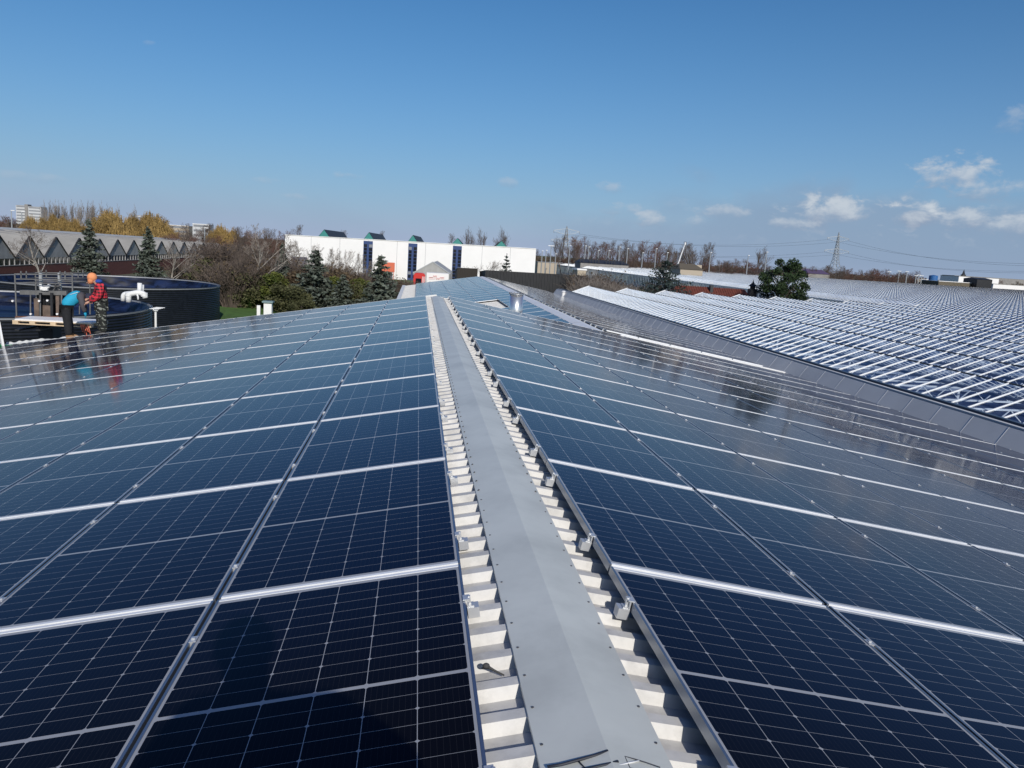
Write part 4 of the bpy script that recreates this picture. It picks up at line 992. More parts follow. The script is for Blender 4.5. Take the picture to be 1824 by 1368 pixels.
def twig_bush(name, seed, H, rx, twigm, n=520, bend=.4, tw=.016, leaves=0, leafm=None, hang=False):
    rr = random.Random(seed); t = thing(name, '', 'shrub'); st = MB(); cr = MB(); lf = MB()
    for i in range(n):
        a = rr.random()*6.283; b = Vector((math.cos(a), math.sin(a), 0))*rx*.35*rr.random()
        if hang:
            b = Vector((math.cos(a), math.sin(a), 0))*rx*(rr.random()**.6)*.95; lob = noise.noise(b*.42+Vector((seed, 3, 0)))+.6*noise.noise(b*1.1+Vector((seed, 9, 0)))
            if lob < -.34: continue
            zt = H*(1-.5*(b.length/rx)**2)*(.86+.42*lob)*(.82+.2*rr.random())
            p0 = b*.55+Vector((0, 0, zt*.62)); p1 = b*.9+Vector((0, 0, zt)); p2 = b*1.08+Vector((rr.gauss(0, .2), rr.gauss(0, .2), zt-H*(.15+.25*rr.random())))
            cr.tube([p0, p1, p2], [tw*1.4, tw, tw*.6], 3, caps=False)
            for q in range(4):
                g = rr.random(); s0 = p0.lerp(p1, g); cr.tube([s0, s0+Vector((rr.gauss(0, .35), rr.gauss(0, .35), .25*rr.random())), s0+Vector((rr.gauss(0, .55), rr.gauss(0, .55), -H*.1*rr.random()))], [tw, tw*.8, tw*.5], 3, caps=False)
            continue
        h = H*(.5+.5*rr.random()); o_ = Vector((math.cos(a), math.sin(a), 0))*rx*rr.random()
        p1 = b+o_*.35+Vector((0, 0, h*.5)); p2 = b+o_*(.6+bend)+Vector((rr.gauss(0, .15), rr.gauss(0, .15), h))
        (st if i % 5 == 0 else cr).tube([b, p1, p2], [tw*1.3, tw, tw*.5], 3, caps=False)
        for q in range(3):
            g = .3+.7*rr.random(); s0 = p1.lerp(p2, g); e_ = s0+Vector((rr.gauss(0, .28), rr.gauss(0, .28), .15+.3*rr.random()))*(H/3); cr.tube([s0, e_], [tw*.7, tw*.4], 3, caps=False)
            if leaves and rr.random() < leaves: leafquad(lf, e_, .10, rr); leafquad(lf, s0, .09, rr)
    if hang: st.tube([(0, 0, 0), (.1, 0, H*.35), (0, .1, H*.7)], [H*.03, H*.022, H*.01], 7)
    if hang:
        for k in range(9):
            a = k*.7; st.tube([(0, 0, H*.3), (math.cos(a)*rx*.4, math.sin(a)*rx*.4, H*.6), (math.cos(a)*rx*.75, math.sin(a)*rx*.75, H*.75)], [H*.012, H*.008, .02], 4, caps=False)
    st.build('trunk', M['bark'], t, local=True); cr.build('crown', M[twigm], t, local=True)
    if lf.f: lf.build('leaves', M[leafm], t, local=True)
    t['h'] = H; return t
PROTO = {}; USEDP = set()
def place(kind, u, Y, h, label, group=None, name=None, cat='tree', sx_=1.0, rz=None, x=None, zb=0.0):
    """stand a tree of real height h on the ground at depth Y under image column u"""
    src = PROTO[kind]; c = at(u, 450, Y); xx = c.x if x is None else x
    if kind in USEDP: o = copy_tree(src)
    else: o = src; USEDP.add(kind)
    s = h/src['h']; o.location = (xx, Y, zb); o.scale = (s*sx_, s*sx_, s); o.rotation_euler = (0, 0, (u*1.7) % 6.28 if rz is None else rz)
    o['label'] = label; o['category'] = cat
    if name: o.name = name
    if group: o['group'] = group
    elif 'group' in o: del o['group']
    return o
def htop(u, v_, Y): return at(u, v_, Y).z
PROTO['bareA'] = bare_tree('bare_tree', 3, 10, .62, .5, kids=(9, 6, 5, 4))
PROTO['bareB'] = bare_tree('bare_tree', 8, 10, .5, .7, kids=(10, 6, 5, 4))
PROTO['bareC'] = bare_tree('bare_tree', 21, 10, .75, .3, kids=(8, 6, 6, 4), twig_m='twig_red')
PROTO['poplar'] = bare_tree('bare_tree', 33, 12, .33, .95, kids=(10, 6, 5, 3), fork=.15, trunk_m='bark_pale', twig_m='twig_pale')
PROTO['birch'] = bare_tree('birch_tree', 47, 7, .78, .35, trunk_m='bark_pale', twig_m='twig', kids=(8, 5, 5, 4), fork=.28, tw=.015)
PROTO['birchB'] = bare_tree('birch_tree', 52, 7, .6, .5, trunk_m='bark_pale', twig_m='twig_pale', kids=(7, 5, 5, 4), fork=.3, lean=.05, tw=.015)
PROTO['pale'] = bare_tree('bare_tree', 61, 6, .6, .6, trunk_m='bark_pale', twig_m='twig_pale', kids=(8, 6, 5, 4), fork=.12, tw=.013)
PROTO['spruceA'] = spruce('spruce_tree', 4, 8.4, 2.6)
PROTO['spruceB'] = spruce('spruce_tree', 9, 7.6, 1.9, power=.9)
PROTO['spruceC'] = spruce('spruce_tree', 14, 6.3, 2.1, droop=.25, whorls=24, power=.8)
PROTO['cedar'] = spruce('cedar_tree', 24, 6.5, 3.4, 'cedar', whorls=24, droop=.05, leaf=.13, power=.65, open_=.0)
PROTO['fir'] = spruce('fir_tree', 28, 6.8, 1.5, 'cedar', whorls=15, droop=.1, open_=.2, leaf=.13, power=.8)
PROTO['pine'] = clump_tree('pine_tree', 5, 6.2, 2.7, 'pine', 58, 300, .085, .14, cs=.245)
PROTO['pineL'] = spruce('pine_tree', 71, 5.2, 2.9, 'bush', whorls=13, droop=.0, leaf=.18, power=.45, open_=.15)
PROTO['bush'] = clump_tree('bush', 12, 3.0, 2.2, 'bush', 22, 260, .10, .0, cs=.42)
PROTO['bushB'] = clump_tree('bush', 15, 3.0, 2.0, 'bush_brown', 22, 240, .10, .0, cs=.42)
PROTO['thuja'] = clump_tree('bush', 18, 3.4, 1.1, 'thuja', 20, 260, .09, .0, cs=.5)
PROTO['ivy'] = clump_tree('bush', 19, 3.0, 2.0, 'ivy', 20, 240, .10, .0, cs=.4)
PROTO['twigs'] = twig_bush('bare_shrub', 31, 3.0, 1.7, 'twig', 620, leaves=.15, leafm='bush_brown')
PROTO['twigsP'] = twig_bush('bare_shrub', 36, 3.4, 1.5, 'twig_pale', 420, bend=.3)
PROTO['willow'] = twig_bush('willow_tree', 41, 10, 6.0, 'willow', 2500, tw=.035, hang=True)
PROTO['willowB'] = twig_bush('willow_tree', 43, 10, 6.4, 'willow', 2300, tw=.035, hang=True)
L_ = place
# --- named trees, left to right
L_('birch', 73, 95, htop(73, 397, 95), 'white-barked bare birch in front of the zigzag hangar roof', sx_=1.15, rz=.6)
L_('spruceA', 159, 97, htop(160, 390, 97), 'tall grey-green spruce in front of the hangar, above the orange cap worker', sx_=1.35)
L_('spruceB', 264, 98, htop(266, 404, 98), 'slim grey-green spruce in front of the hangar, above the white pipes', name='spruce_tree', sx_=1.15)
L_('birchB', 303, 100, htop(318, 428, 100), 'bare pinkish tree between slim spruce and layered pine', sx_=1.3)
L_('pineL', 366, 90, htop(366, 459, 90), 'layered dark green pine above right end of farther tank')
L_('bareA', 421, 85, htop(421, 400, 85), 'thin bare tree with pale straight trunk left of the white cabinet', sx_=.8)
L_('birchB', 452, 88, htop(478, 398, 88), 'pale forked birch right of the bare straight trunk tree', sx_=1.25, rz=.1)
L_('spruceB', 503, 90, htop(502, 432, 90), 'narrow spruce overgrown with ivy at left corner of the white hall')
L_('ivy', 501, 88.6, 2.6, 'bright ivy clump at the foot of the narrow spruce', cat='bush', sx_=.7)
L_('spruceC', 562, 84, htop(564, 443, 84), 'big full spruce in front of the blue loading door', sx_=1.35)
L_('spruceC', 612, 82, htop(612, 488, 82), 'small dark spruce between the big spruce and the spruce with thin tip', rz=2, sx_=1.3)
L_('spruceC', 680, 80, htop(682, 453, 80), 'spruce with long thin tip before the second blue window strip', sx_=1.2, rz=4)
L_('fir', 903, 112, htop(903, 452, 112), 'dark open fir rising behind the black barn in front of the white hall')
L_('pale', 855, 118, htop(855, 461, 118), 'pale bare shrub between the dark shed and the black barn', cat='shrub', name='bare_shrub', sx_=1.3)
L_('cedar', 1190, 91, htop(1192, 461, 91), 'wide dark cedar left of the red tiled roof')
L_('pine', 1402, 90, htop(1402, 456, 90), 'rounded dark green pine standing behind the greenhouse', sx_=.88)
# --- shrub belt around the lawn
belt = [('bushB', 404, 89, 3.6, 1.0), ('twigs', 392, 88, 3.6, 1.2), ('bush', 436, 86, 3.9, .9), ('twigs', 414, 86, 4.6, 1.1), ('bush', 462, 88, 3.4, .9), ('bushB', 470, 92, 4.4, 1.0), ('twigs', 446, 90, 3.4, 1.2), ('ivy', 440, 86, 2.2, .8),
        ('bush', 520, 82, 3.0, 1.2), ('thuja', 488, 84, 3.8, 1.1), ('bushB', 530, 88, 3.9, 1.0), ('bush', 540, 79, 1.7, 1.3), ('bush', 504, 84, 1.5, 1.3), ('thuja', 592, 86, 3.6, 1.3), ('bushB', 598, 90, 4.2, 1.0), ('bush', 630, 84, 3.3, 1.0),
        ('thuja', 645, 90, 3.4, 1.5), ('bushB', 640, 94, 3.6, 1.2), ('twigs', 706, 86, 3.6, 1.3), ('bushB', 718, 88, 3.5, .9), ('twigs', 735, 90, 3.3, 1.1), ('twigs', 655, 96, 4.0, 1.3), ('twigs', 585, 98, 4.6, 1.2), ('bushB', 726, 80, 2.6, .9),
        ('twigs', 376, 92, 3.8, 1.2), ('twigs', 340, 104, 3.6, 1.4), ('ivy', 482, 88, 1.8, 1.4), ('bushB', 428, 92, 3.6, 1.1), ('twigs', 475, 100, 4.6, 1.3), ('twigs', 497, 98, 4.9, 1.3)]
wh = ['olive green', 'brown', 'bare twiggy', 'yellow-green', 'ivy green']
kn = {'bush': 'olive green shrub', 'bushB': 'brown leafy shrub', 'twigs': 'bare twiggy shrub', 'thuja': 'yellow-green conifer bush', 'ivy': 'glossy ivy green bush'}
cnt = {}
for (k, u, Y, h, s) in sorted(belt, key=lambda t: t[1]):
    cnt[k] = cnt.get(k, 0)+1
    where = 'right of the farther tank' if u < 430 else ('behind the white cabinet' if u < 530 else ('left of the spruce with thin tip' if u < 665 else 'left of the red truck'))
    L_(k, u, Y, h, '%s %s, %s of its kind from left' % (kn[k], where, ordn(cnt[k]-1)), 'shrubs around the lawn', cat='shrub', sx_=s)
for i, (u, Y, h, s) in enumerate(((548, 100, 7.0, .8), (592, 110, 6.6, 1.0), (612, 112, 6.4, .9), (640, 108, 6.2, .8), (655, 112, 5.2, .9), (535, 112, 7.4, .9))):
    L_('pale', u, Y, h, 'pale bare tree against the white hall wall, %s from left' % ordn(i), 'pale bare trees against the white hall', sx_=s)
# right of the barn
for i, (k, u, Y, h) in enumerate((('twigsP', 1056, 90, 4.9), ('twigsP', 1068, 92, 4.7), ('twigsP', 1084, 90, 4.3), ('twigsP', 1100, 91, 4.2), ('twigsP', 1116, 93, 4.1), ('twigs', 1062, 94, 5.3), ('twigs', 1093, 95, 4.6), ('twigsP', 1132, 91, 4.1), ('twigs', 1150, 94, 4.2))):
    L_(k, u, Y, h, '%s twiggy shrub between black barn and cedar, %s from left' % ('pale' if k == 'twigsP' else 'brown', ordn(i)), 'twiggy shrubs right of the black barn', cat='shrub')
L_('bush', 1142, 90, 3.9, 'green bush at the left foot of the cedar', cat='bush', sx_=.7)
L_('bush', 1372, 89, 3.9, 'dark green hedge bush left under the pine', cat='bush', sx_=1.1); L_('ivy', 1402, 87.5, 3.7, 'dark green hedge bush right under the pine', cat='bush', sx_=1.2); L_('ivy', 1350, 88, 3.6, 'low dark bush beside the lantern chimney', cat='bush', sx_=.8)
L_('bush', 1424, 87, 3.4, 'low green bush at the right foot of the pine', cat='bush', sx_=.9)
# willows behind the hangar
for (u, v_, Y, s, lb) in ((62, 386, 215, .8, 'yellow willow leftmost behind the hangar roof'), (98, 383, 212, .95, 'yellow willow below the row of bare poplars'), (132, 390, 208, .8, 'small yellow willow left of the tall spruce'),
                          (206, 376, 210, 1.15, 'biggest round golden willow right of the tall spruce'), (268, 380, 214, 1.1, 'golden willow right beside the biggest willow'), (398, 402, 230, .95, 'lone golden willow right of the white balcony flats')):
    L_('willow' if u in (62, 206, 398) else 'willowB', u, Y, htop(u, v_, Y)*1.04, lb, 'yellow willows behind the hangar', sx_=s)
# poplar row
rt = random.Random(77); k = 0
for u in range(84, 206, 9):
    v_ = 350+5*rt.random()+(u-84)*.05; L_('poplar', u, 262+8*rt.random(), htop(u, v_, 262), 'bare poplar above the willows, %s in the row from left' % ordn(k), 'row of bare poplars', sx_=.75+.3*rt.random()); k += 1
L_('poplar', 234, 262, htop(234, 361, 262), 'lone bare poplar above the biggest willow', sx_=.6)
far = []
def row(u0, u1, du, v0, v1, Y, kinds, label, group, jit=5, s=(.9, 1.3)):
    u = u0; i = 0
    while u <= u1:
        v_ = v0+(v1-v0)*(u-u0)/max(1, u1-u0)+rt.uniform(-jit, jit); Yk = Y*(1+.06*rt.uniform(-1, 1))
        L_(rt.choice(kinds), u+rt.uniform(-du*.3, du*.3), Yk, max(3, htop(u, v_, Yk)), label+', %s from left' % ordn(i), group, sx_=rt.uniform(*s)); u += du; i += 1
G1 = 'bare trees behind the hangar'; G2 = 'bare trees behind the white hall'; G3 = 'bare tree line right of the white hall'; G4 = 'trees on the far right horizon'
row(-6, 48, 9, 380, 392, 250, ['bareA', 'bareC', 'bareB'], 'dark bare tree in the clump left of the yellow willows', G1, s=(1.2, 1.6))
row(296, 505, 11, 400, 408, 250, ['bareA', 'bareB', 'bareC'], 'brown bare tree behind the hangar, right of the golden willows', G1, 7)
row(300, 500, 9, 416, 424, 190, ['bareC', 'bareA'], 'reddish bare tree just behind the hangar roof', G1, 5, s=(1.1, 1.5))
row(392, 500, 13, 436, 442, 118, ['bareC', 'bareA', 'twigs'], 'low bare tree in the thicket left of the white hall', G1, 8, s=(1.1, 1.5))
L_('bareA', 488, 150, htop(486, 406, 150), 'tall bare tree touching the left corner of the white hall', sx_=1.0)
for (u, v_, s, lb) in ((540, 399, 1.1, 'round bare tree above the left end of the white hall'), (618, 409, .9, 'bare tree behind the first teal gable'), (684, 410, .8, 'bare tree behind the second teal gable'), (797, 414, .8, 'bare tree left of the fourth teal gable'),
                       (843, 401, .75, 'left of three tall bare trees above the white hall'), (866, 403, .7, 'middle of three tall bare trees above the white hall'), (896, 402, .85, 'right of three tall bare trees above the white hall')):
    L_('bareB' if u > 830 else 'bareA', u, 262, htop(u, v_, 262), lb, G2, sx_=s)
row(914, 1000, 14, 447, 446, 330, ['bareA', 'bareC'], 'low bare tree on the horizon right of the white hall', G3, 4)
row(1002, 1118, 8.5, 418, 432, 325, ['bareA', 'bareB', 'bareC'], 'tall bare tree in the dense tree line by the hidden pylon', G3, 5, s=(.7, 1.0))
row(1122, 1262, 8.5, 432, 436, 330, ['bareA', 'bareB', 'bareC'], 'bare tree in the tree line behind the cedar', G3, 7, s=(.75, 1.05))
row(1005, 1360, 11, 456, 468, 310, ['bareC', 'bareA'], 'lower brown tree in the dense tree line behind the far greenhouse', G3, 4, s=(1.3, 1.7))
row(1268, 1338, 12, 458, 462, 345, ['bareC', 'bareA'], 'brown bare tree left of the tall round bare tree', G3, 4)
L_('bareB', 1348, 330, htop(1348, 434, 330), 'tall round bare tree standing alone left of the pine', sx_=.95)
row(1366, 1430, 14, 470, 474, 395, ['bareC', 'bareA'], 'low bare tree behind the pine', G4, 3, s=(1.2, 1.5))
row(1432, 1640, 8, 471, 484, 400, ['bareC', 'bareA', 'bareB'], 'brown bare tree in the far right tree line', G4, 3, s=(1.2, 1.6))
row(1440, 1640, 13, 479, 490, 385, ['bareC', 'bareA'], 'low shrubby tree in front of the far right tree line', G4, 2, s=(1.6, 2.2))
row(1660, 1820, 26, 494, 501, 560, ['bareA', 'bareC'], 'tiny tree behind the halls at the right horizon', G4, 2, s=(1.3, 1.8))
for k, o in PROTO.items():
    for c in [o]+[x for x in bpy.data.objects if x.type == 'EMPTY' and x.name.split('.')[0] == o.name.split('.')[0]]:
        if 'h' in c: del c['h']
    if k not in USEDP:
        for ch in list(o.children): bpy.data.objects.remove(ch)
        bpy.data.objects.remove(o)
for x in bpy.data.objects:
    if 'h' in x.keys(): del x['h']
# far woods and hedges along the horizon
wd = MB(); rr = random.Random(3)
for i in range(26000):
    u = rr.uniform(-1, 1); x = -900+1900*rr.random(); Y = 640+80*rr.random(); h = (5+4*noise.noise(Vector((x*.02, 0, 1)))+3*noise.noise(Vector((x*.1, 0, 4))))
    leafquad(wd, Vector((x, Y, .3+h*rr.random())), 1.2, rr)
tag(wd.build('far_wood', M['bush_brown']), 'distant brown wood forming the horizon line', 'wood', kind='stuff')
# ------------------------------------------------------------------ people
mat('skin', (.50, .28, .20), .55); mat('blue_fleece', (.015, .33, .52), .8, 0, .1, 6, bump=.3, bscale=40); mat('grey_sleeve', (.07, .065, .075), .85)
mat('black_cloth', (.012, .013, .016), .85, 0, .2, 5); mat('orange_knit', (.78, .30, .13), .85, bump=.3, bscale=60); mat('boot_tan', (.30, .17, .08), .75); mat('boot_black', (.02, .02, .02), .6)
mat('blue_cloth', (.02, .07, .32), .8); mat('hair', (.03, .02, .015), .7); mat('navy_cloth', (.02, .025, .05), .8)
def plaid():
    m = mat('plaid', (.5, .02, .03), .85); t = m.node_tree; N = NT(t); b = t.nodes['Principled BSDF']; tcn = N.n('ShaderNodeTexCoord'); s = N.n('ShaderNodeSeparateXYZ'); N.l(tcn.outputs['Object'], s.inputs[0])
    f = lambda x, p: N.m('GREATER_THAN', N.m('FRACT', N.m('DIVIDE', x, p)), .52)
    q = N.m('MULTIPLY', N.m('ADD', f(s.outputs[2], .085), f(N.m('ADD', s.outputs[0], s.outputs[1]), .085)), .5)
    N.put(b, 'Base Color', N.mix(q, (.62, .03, .05, 1), (.01, .008, .012, 1)))
plaid()
def camo():
    m = mat('camo', (.1, .1, .1), .85); t = m.node_tree; N = NT(t); b = t.nodes['Principled BSDF']; tcn = N.n('ShaderNodeTexCoord')
    mp = N.n('ShaderNodeMapping'); N.l(tcn.outputs['Object'], mp.inputs[0]); mp.inputs['Scale'].default_value = (9, 9, 16)
    a = N.noise(mp.outputs[0], 1.3, 2, .5); c = N.mix(N.m('GREATER_THAN', a, .53), (.012, .013, .012, 1), (.05, .06, .045, 1)); c = N.mix(N.m('GREATER_THAN', a, .60), c, (.28, .29, .26, 1)); N.put(b, 'Base Color', c)
camo()
def skin_mesh(name, parent, verts, edges, matn, root=0, sub=2):
    """verts: {key: (x, y, z, rx, ry)}; grown with a Skin modifier and smoothed"""
    keys = list(verts); me = bpy.data.meshes.new(name); me.from_pydata([verts[k][:3] for k in keys], [(keys.index(a), keys.index(b)) for a, b in edges], [])
    o = bpy.data.objects.new(name, me); col.objects.link(o); o.parent = parent; o.modifiers.new('skin', 'SKIN')
    sv = me.skin_vertices[0].data
    for i, k in enumerate(keys):
        v = verts[k]; sv[i].radius = (v[3], v[4] if len(v) > 4 else v[3]); sv[i].use_root = (i == root)
    m = o.modifiers.new('subsurf', 'SUBSURF'); m.levels = sub; m.render_levels = sub
    me.materials.append(M[matn]); me.polygons.foreach_set('use_smooth', [])
    o.modifiers['skin'].use_smooth_shade = True
    return o
def ellipsoid(mb, c, r, n=14, rot=None, cut=None):
    vs = []; fs = []; m_ = n//2+1
    for i in range(m_+1):
        th = math.pi*i/m_
        for k in range(n):
            a = 2*math.pi*k/n; v = Vector((r[0]*math.sin(th)*math.cos(a), r[1]*math.sin(th)*math.sin(a), r[2]*math.cos(th)))
            if cut is not None and v.z < cut: v.z = cut
            if rot is not None: v = rot @ v
            vs.append(Vector(c)+v)
    for i in range(m_):
        for k in range(n): k2 = (k+1) % n; fs.append((i*n+k, (i+1)*n+k, (i+1)*n+k2, i*n+k2))
    mb.raw(vs, fs)
def hand(parent, wrist, fwd, up, matn, curl=.5, name='hand'):
    """palm, four unequal bent fingers and a thumb leaving its side"""
    w = Vector(wrist); f = Vector(fwd).normalized(); u = Vector(up); s = f.cross(u).normalized(); u = s.cross(f).normalized()
    mb = MB(); P = lambda a, b, c: w+f*a+s*b+u*c
    mb.tube([P(-.02, 0, 0), P(.03, 0, 0), P(.085, 0, 0)], [.026, .036, .036], 8)
    for b_, L_ in ((-.030, .060), (-.010, .072), (.011, .068), (.030, .052)):
        p = P(.08, b_, 0); d = f.copy(); pts = [p]
        for k in range(3): d = (d-u*curl*.6).normalized(); p = p+d*L_*(.42, .33, .25)[k]; pts.append(p)
        mb.tube(pts, [.0095, .009, .0085, .006], 6)
    p = P(.02, .028, 0); mb.tube([p, p+f*.03+s*.028, p+f*.062+s*.032-u*.015], [.012, .011, .008], 6)
    return mb.build(name, M[matn], parent, smooth=True, local=True)
def boots(parent, ankles, fwd, matn):
    for a in ankles:
        a = Vector(a); f = Vector(fwd).normalized(); mb = MB()
        mb.tube([a+Vector((0, 0, .12)), a+Vector((0, 0, .03))], [.055, .058], 10)
        mb.tube([a-f*.07+Vector((0, 0, -.03)), a+f*.02+Vector((0, 0, -.02)), a+f*.11+Vector((0, 0, -.035)), a+f*.18+Vector((0, 0, -.05))], [.045, .056, .048, .028], 10)
        mb.box((a.x-.07+min(0, f.x*.1), a.y-.05, a.z-.082), (a.x+.07+max(0, f.x*.12), a.y+.05, a.z-.062)); mb.build('boot', M[matn], parent, smooth=True, local=True)
def face(parent, c, fwd, up, r=.1):
    f = Vector(fwd).normalized(); u = Vector(up).normalized(); s = f.cross(u).normalized(); u = s.cross(f); c = Vector(c); mb = MB()
    ellipsoid(mb, c+f*.098-u*.01, (.014, .014, .024), 8); ellipsoid(mb, c+f*.085-u*.055, (.02, .02, .008), 8)
    for k in (-1, 1): ellipsoid(mb, c+s*k*.078-u*.005, (.012, .012, .028), 8)
    mb.build('face', M['skin'], parent, smooth=True, local=True)
    mb = MB()
    for k in (-1, 1): ellipsoid(mb, c+f*.086+s*k*.032+u*.015, (.009, .009, .007), 8)
    mb.build('eyes', M['hair'], parent, smooth=True, local=True)
HR_ = R(21.5)
zsl = lambda x: zroof(x)+.0
# worker bending over in a blue fleece
fa = at(125, 600, 23.08); pa = thing('person', 'person in blue fleece and black trousers bending forward on the roof edge', 'person', (fa.x, 23.08, zsl(fa.x)), HR_)
V = dict(pel=(-.09, 0, .86, .13, .15), sp=(.05, 0, 1.04, .12, .15), ch=(.22, 0, 1.17, .125, .17), nk=(.37, 0, 1.17, .055), hd=(.46, 0, 1.11, .09), ht=(.55, 0, 1.05, .07),
         lh=(-.08, .10, .80, .09), lk=(-.02, .12, .44, .065), la=(.03, .12, .09, .045), rh=(-.08, -.10, .80, .09), rk=(-.05, -.10, .44, .065), ra=(-.03, -.10, .09, .045),
         ls=(.28, .17, 1.15, .06), le=(.33, .21, .93, .045), lw=(.40, .14, .76, .032), rs=(.28, -.17, 1.15, .06), re=(.32, -.22, .92, .045), rw=(.37, -.16, .74, .032))
E_ = [('pel', 'sp'), ('sp', 'ch'), ('ch', 'nk'), ('nk', 'hd'), ('hd', 'ht'), ('pel', 'lh'), ('lh', 'lk'), ('lk', 'la'), ('pel', 'rh'), ('rh', 'rk'), ('rk', 'ra'), ('ch', 'ls'), ('ls', 'le'), ('le', 'lw'), ('ch', 'rs'), ('rs', 're'), ('re', 'rw')]
def sub(vd, ks, ed, grow): 
    return {k: tuple(list(vd[k][:3])+[r+grow for r in (vd[k][3:] if len(vd[k]) > 4 else (vd[k][3], vd[k][3]))]) for k in ks}, [e for e in ed if e[0] in ks and e[1] in ks]
thin = lambda V: {k: (*v[:3], *[r*(.62 if k in ('pel', 'sp', 'ch', 'lh', 'rh', 'ls', 'rs') else .85 if k not in ('hd', 'ht', 'nk') else 1) for r in v[3:]]) for k, v in V.items()}
skin_mesh('body', pa, thin(V), E_, 'skin')
v_, e_ = sub(V, ['pel', 'sp', 'ch'], E_, .025); v_['pel'] = (-.13, 0, .84, .18, .18); v_['sp'] = (.04, 0, 1.05, .175, .18); v_['ch'] = (.20, 0, 1.17, .17, .20); v_['nk2'] = (.34, 0, 1.20, .11, .10); e_.append(('ch', 'nk2')); skin_mesh('fleece', pa, v_, e_, 'blue_fleece')
v_, e_ = sub(V, ['ch', 'ls', 'le', 'lw', 'rs', 're', 'rw'], E_, .03); v_['ch'] = (.26, 0, 1.15, .13, .15); skin_mesh('sleeves', pa, v_, e_, 'grey_sleeve')
v_, e_ = sub(V, ['pel', 'lh', 'lk', 'la', 'rh', 'rk', 'ra'], E_, .045); skin_mesh('trousers', pa, v_, e_, 'black_cloth')
mb = MB(); ellipsoid(mb, (.47, 0, 1.12), (.125, .115, .13), 16); mb.build('hood', M['navy_cloth'], pa, smooth=True, local=True)
mb = MB()
for k in range(9): mb.box((.02+k*.022, -.145+.004*(k % 2), 1.205+k*.0075), (.036+k*.022, -.02, 1.213+k*.0085))
mb.build('lettering', M['facade_white'], pa, local=True)
boots(pa, ((.03, .12, .09), (-.03, -.10, .09)), (1, 0, 0), 'boot_tan')
hand(pa, (.40, .14, .75), (.25, -.1, -1), (1, 0, 0), 'blue_fleece', name='glove'); hand(pa, (.37, -.16, .73), (.2, .1, -1), (1, 0, 0), 'blue_fleece', name='glove'); face(pa, (.50, 0, 1.07), (.55, 0, -.85), (.85, 0, .5))
# worker in red checked shirt
fb = at(181, 591, 23.15); pb = thing('person', 'person in orange beanie, red checked shirt and camouflage trousers looking down', 'person', (fb.x, 23.15, zsl(fb.x)), HR_)
V = dict(pel=(.0, 0, .92, .12, .15), sp=(.01, 0, 1.08, .115, .15), ch=(-.02, 0, 1.28, .12, .18), nk=(-.10, 0, 1.42, .055), hd=(-.19, 0, 1.50, .088), ht=(-.22, 0, 1.60, .075),
         lh=(.0, .11, .86, .095), lk=(-.03, .13, .48, .07), la=(.0, .13, .09, .045), rh=(.0, -.11, .86, .095), rk=(.02, -.12, .48, .07), ra=(.06, -.12, .09, .045),
         ls=(-.05, .20, 1.34, .06), le=(-.10, .24, 1.07, .047), lw=(-.32, .12, .96, .033), rs=(-.03, -.20, 1.34, .06), re=(-.04, -.24, 1.06, .047), rw=(-.30, -.14, .90, .033))
skin_mesh('body', pb, thin(V), E_, 'skin')
v_, e_ = sub(V, ['pel', 'sp', 'ch', 'ls', 'le', 'lw', 'rs', 're', 'rw'], E_, .045); v_['pel'] = (.0, 0, .90, .18, .19); v_['lw'] = (-.30, .12, .965, .05, .05); v_['rw'] = (-.28, -.14, .905, .05, .05); skin_mesh('checked_shirt', pb, v_, e_, 'plaid')
v_, e_ = sub(V, ['sp', 'ch'], E_, .058); v_['nk3'] = (-.08, 0, 1.39, .10, .10); e_.append(('ch', 'nk3')); v_ = {k: (v_[k][0]+.01, *v_[k][1:3], v_[k][3]*1.0, v_[k][4]*.82) for k in v_}; skin_mesh('vest', pb, v_, e_, 'black_cloth')
v_, e_ = sub(V, ['pel', 'lh', 'lk', 'la', 'rh', 'rk', 'ra'], E_, .05); v_['pel'] = (0, 0, .88, .17, .18); skin_mesh('trousers', pb, v_, e_, 'camo')
mb = MB(); ellipsoid(mb, (-.20, 0, 1.56), (.125, .112, .125), 18, Matrix.Rotation(-.45, 3, 'Y')); ellipsoid(mb, (-.225, 0, 1.50), (.085, .095, .13), 16, Matrix.Rotation(.25, 3, 'Y')); mb.build('beanie', M['orange_knit'], pb, smooth=True, local=True)
mb = MB(); ellipsoid(mb, (-.05, 0, 1.455), (.10, .12, .06), 14); mb.build('hood', M['blue_cloth'], pb, smooth=True, local=True)
boots(pb, ((.0, .13, .09), (.06, -.12, .09)), (-1, 0, 0), 'boot_black')
hand(pb, (-.32, .12, .96), (-1, -.3, -.5), (0, 0, 1), 'skin'); hand(pb, (-.30, -.14, .90), (-1, .2, -.6), (0, 0, 1), 'skin'); face(pb, (-.25, 0, 1.48), (-.8, 0, -.6), (-.5, 0, .8))
# the photographer, behind the camera
pc = thing('person', 'standing person holding up a phone, seen only as the shadow on the left panels', 'person', (.05, -.38, CZ-1.345), 0)
V = dict(pel=(0, 0, .90, .13, .16), sp=(0, 0, 1.08, .12, .16), ch=(0, .0, 1.30, .13, .19), nk=(-.04, .02, 1.52, .06), hd=(-.06, .04, 1.66, .10), ht=(-.06, .05, 1.74, .095),
         lh=(-.1, 0, .84, .10), lk=(-.12, .02, .46, .075), la=(-.13, 0, .09, .05), rh=(.1, 0, .84, .10), rk=(.13, .02, .46, .075), ra=(.15, 0, .09, .05),
         ls=(-.2, .0, 1.42, .08), le=(-.30, .10, 1.18, .06), lw=(-.12, .25, 1.29, .035), rs=(.22, .0, 1.43, .09), re=(.36, .10, 1.22, .07), rw=(.04, .25, 1.29, .035))
skin_mesh('body', pc, thin(V), E_, 'skin')
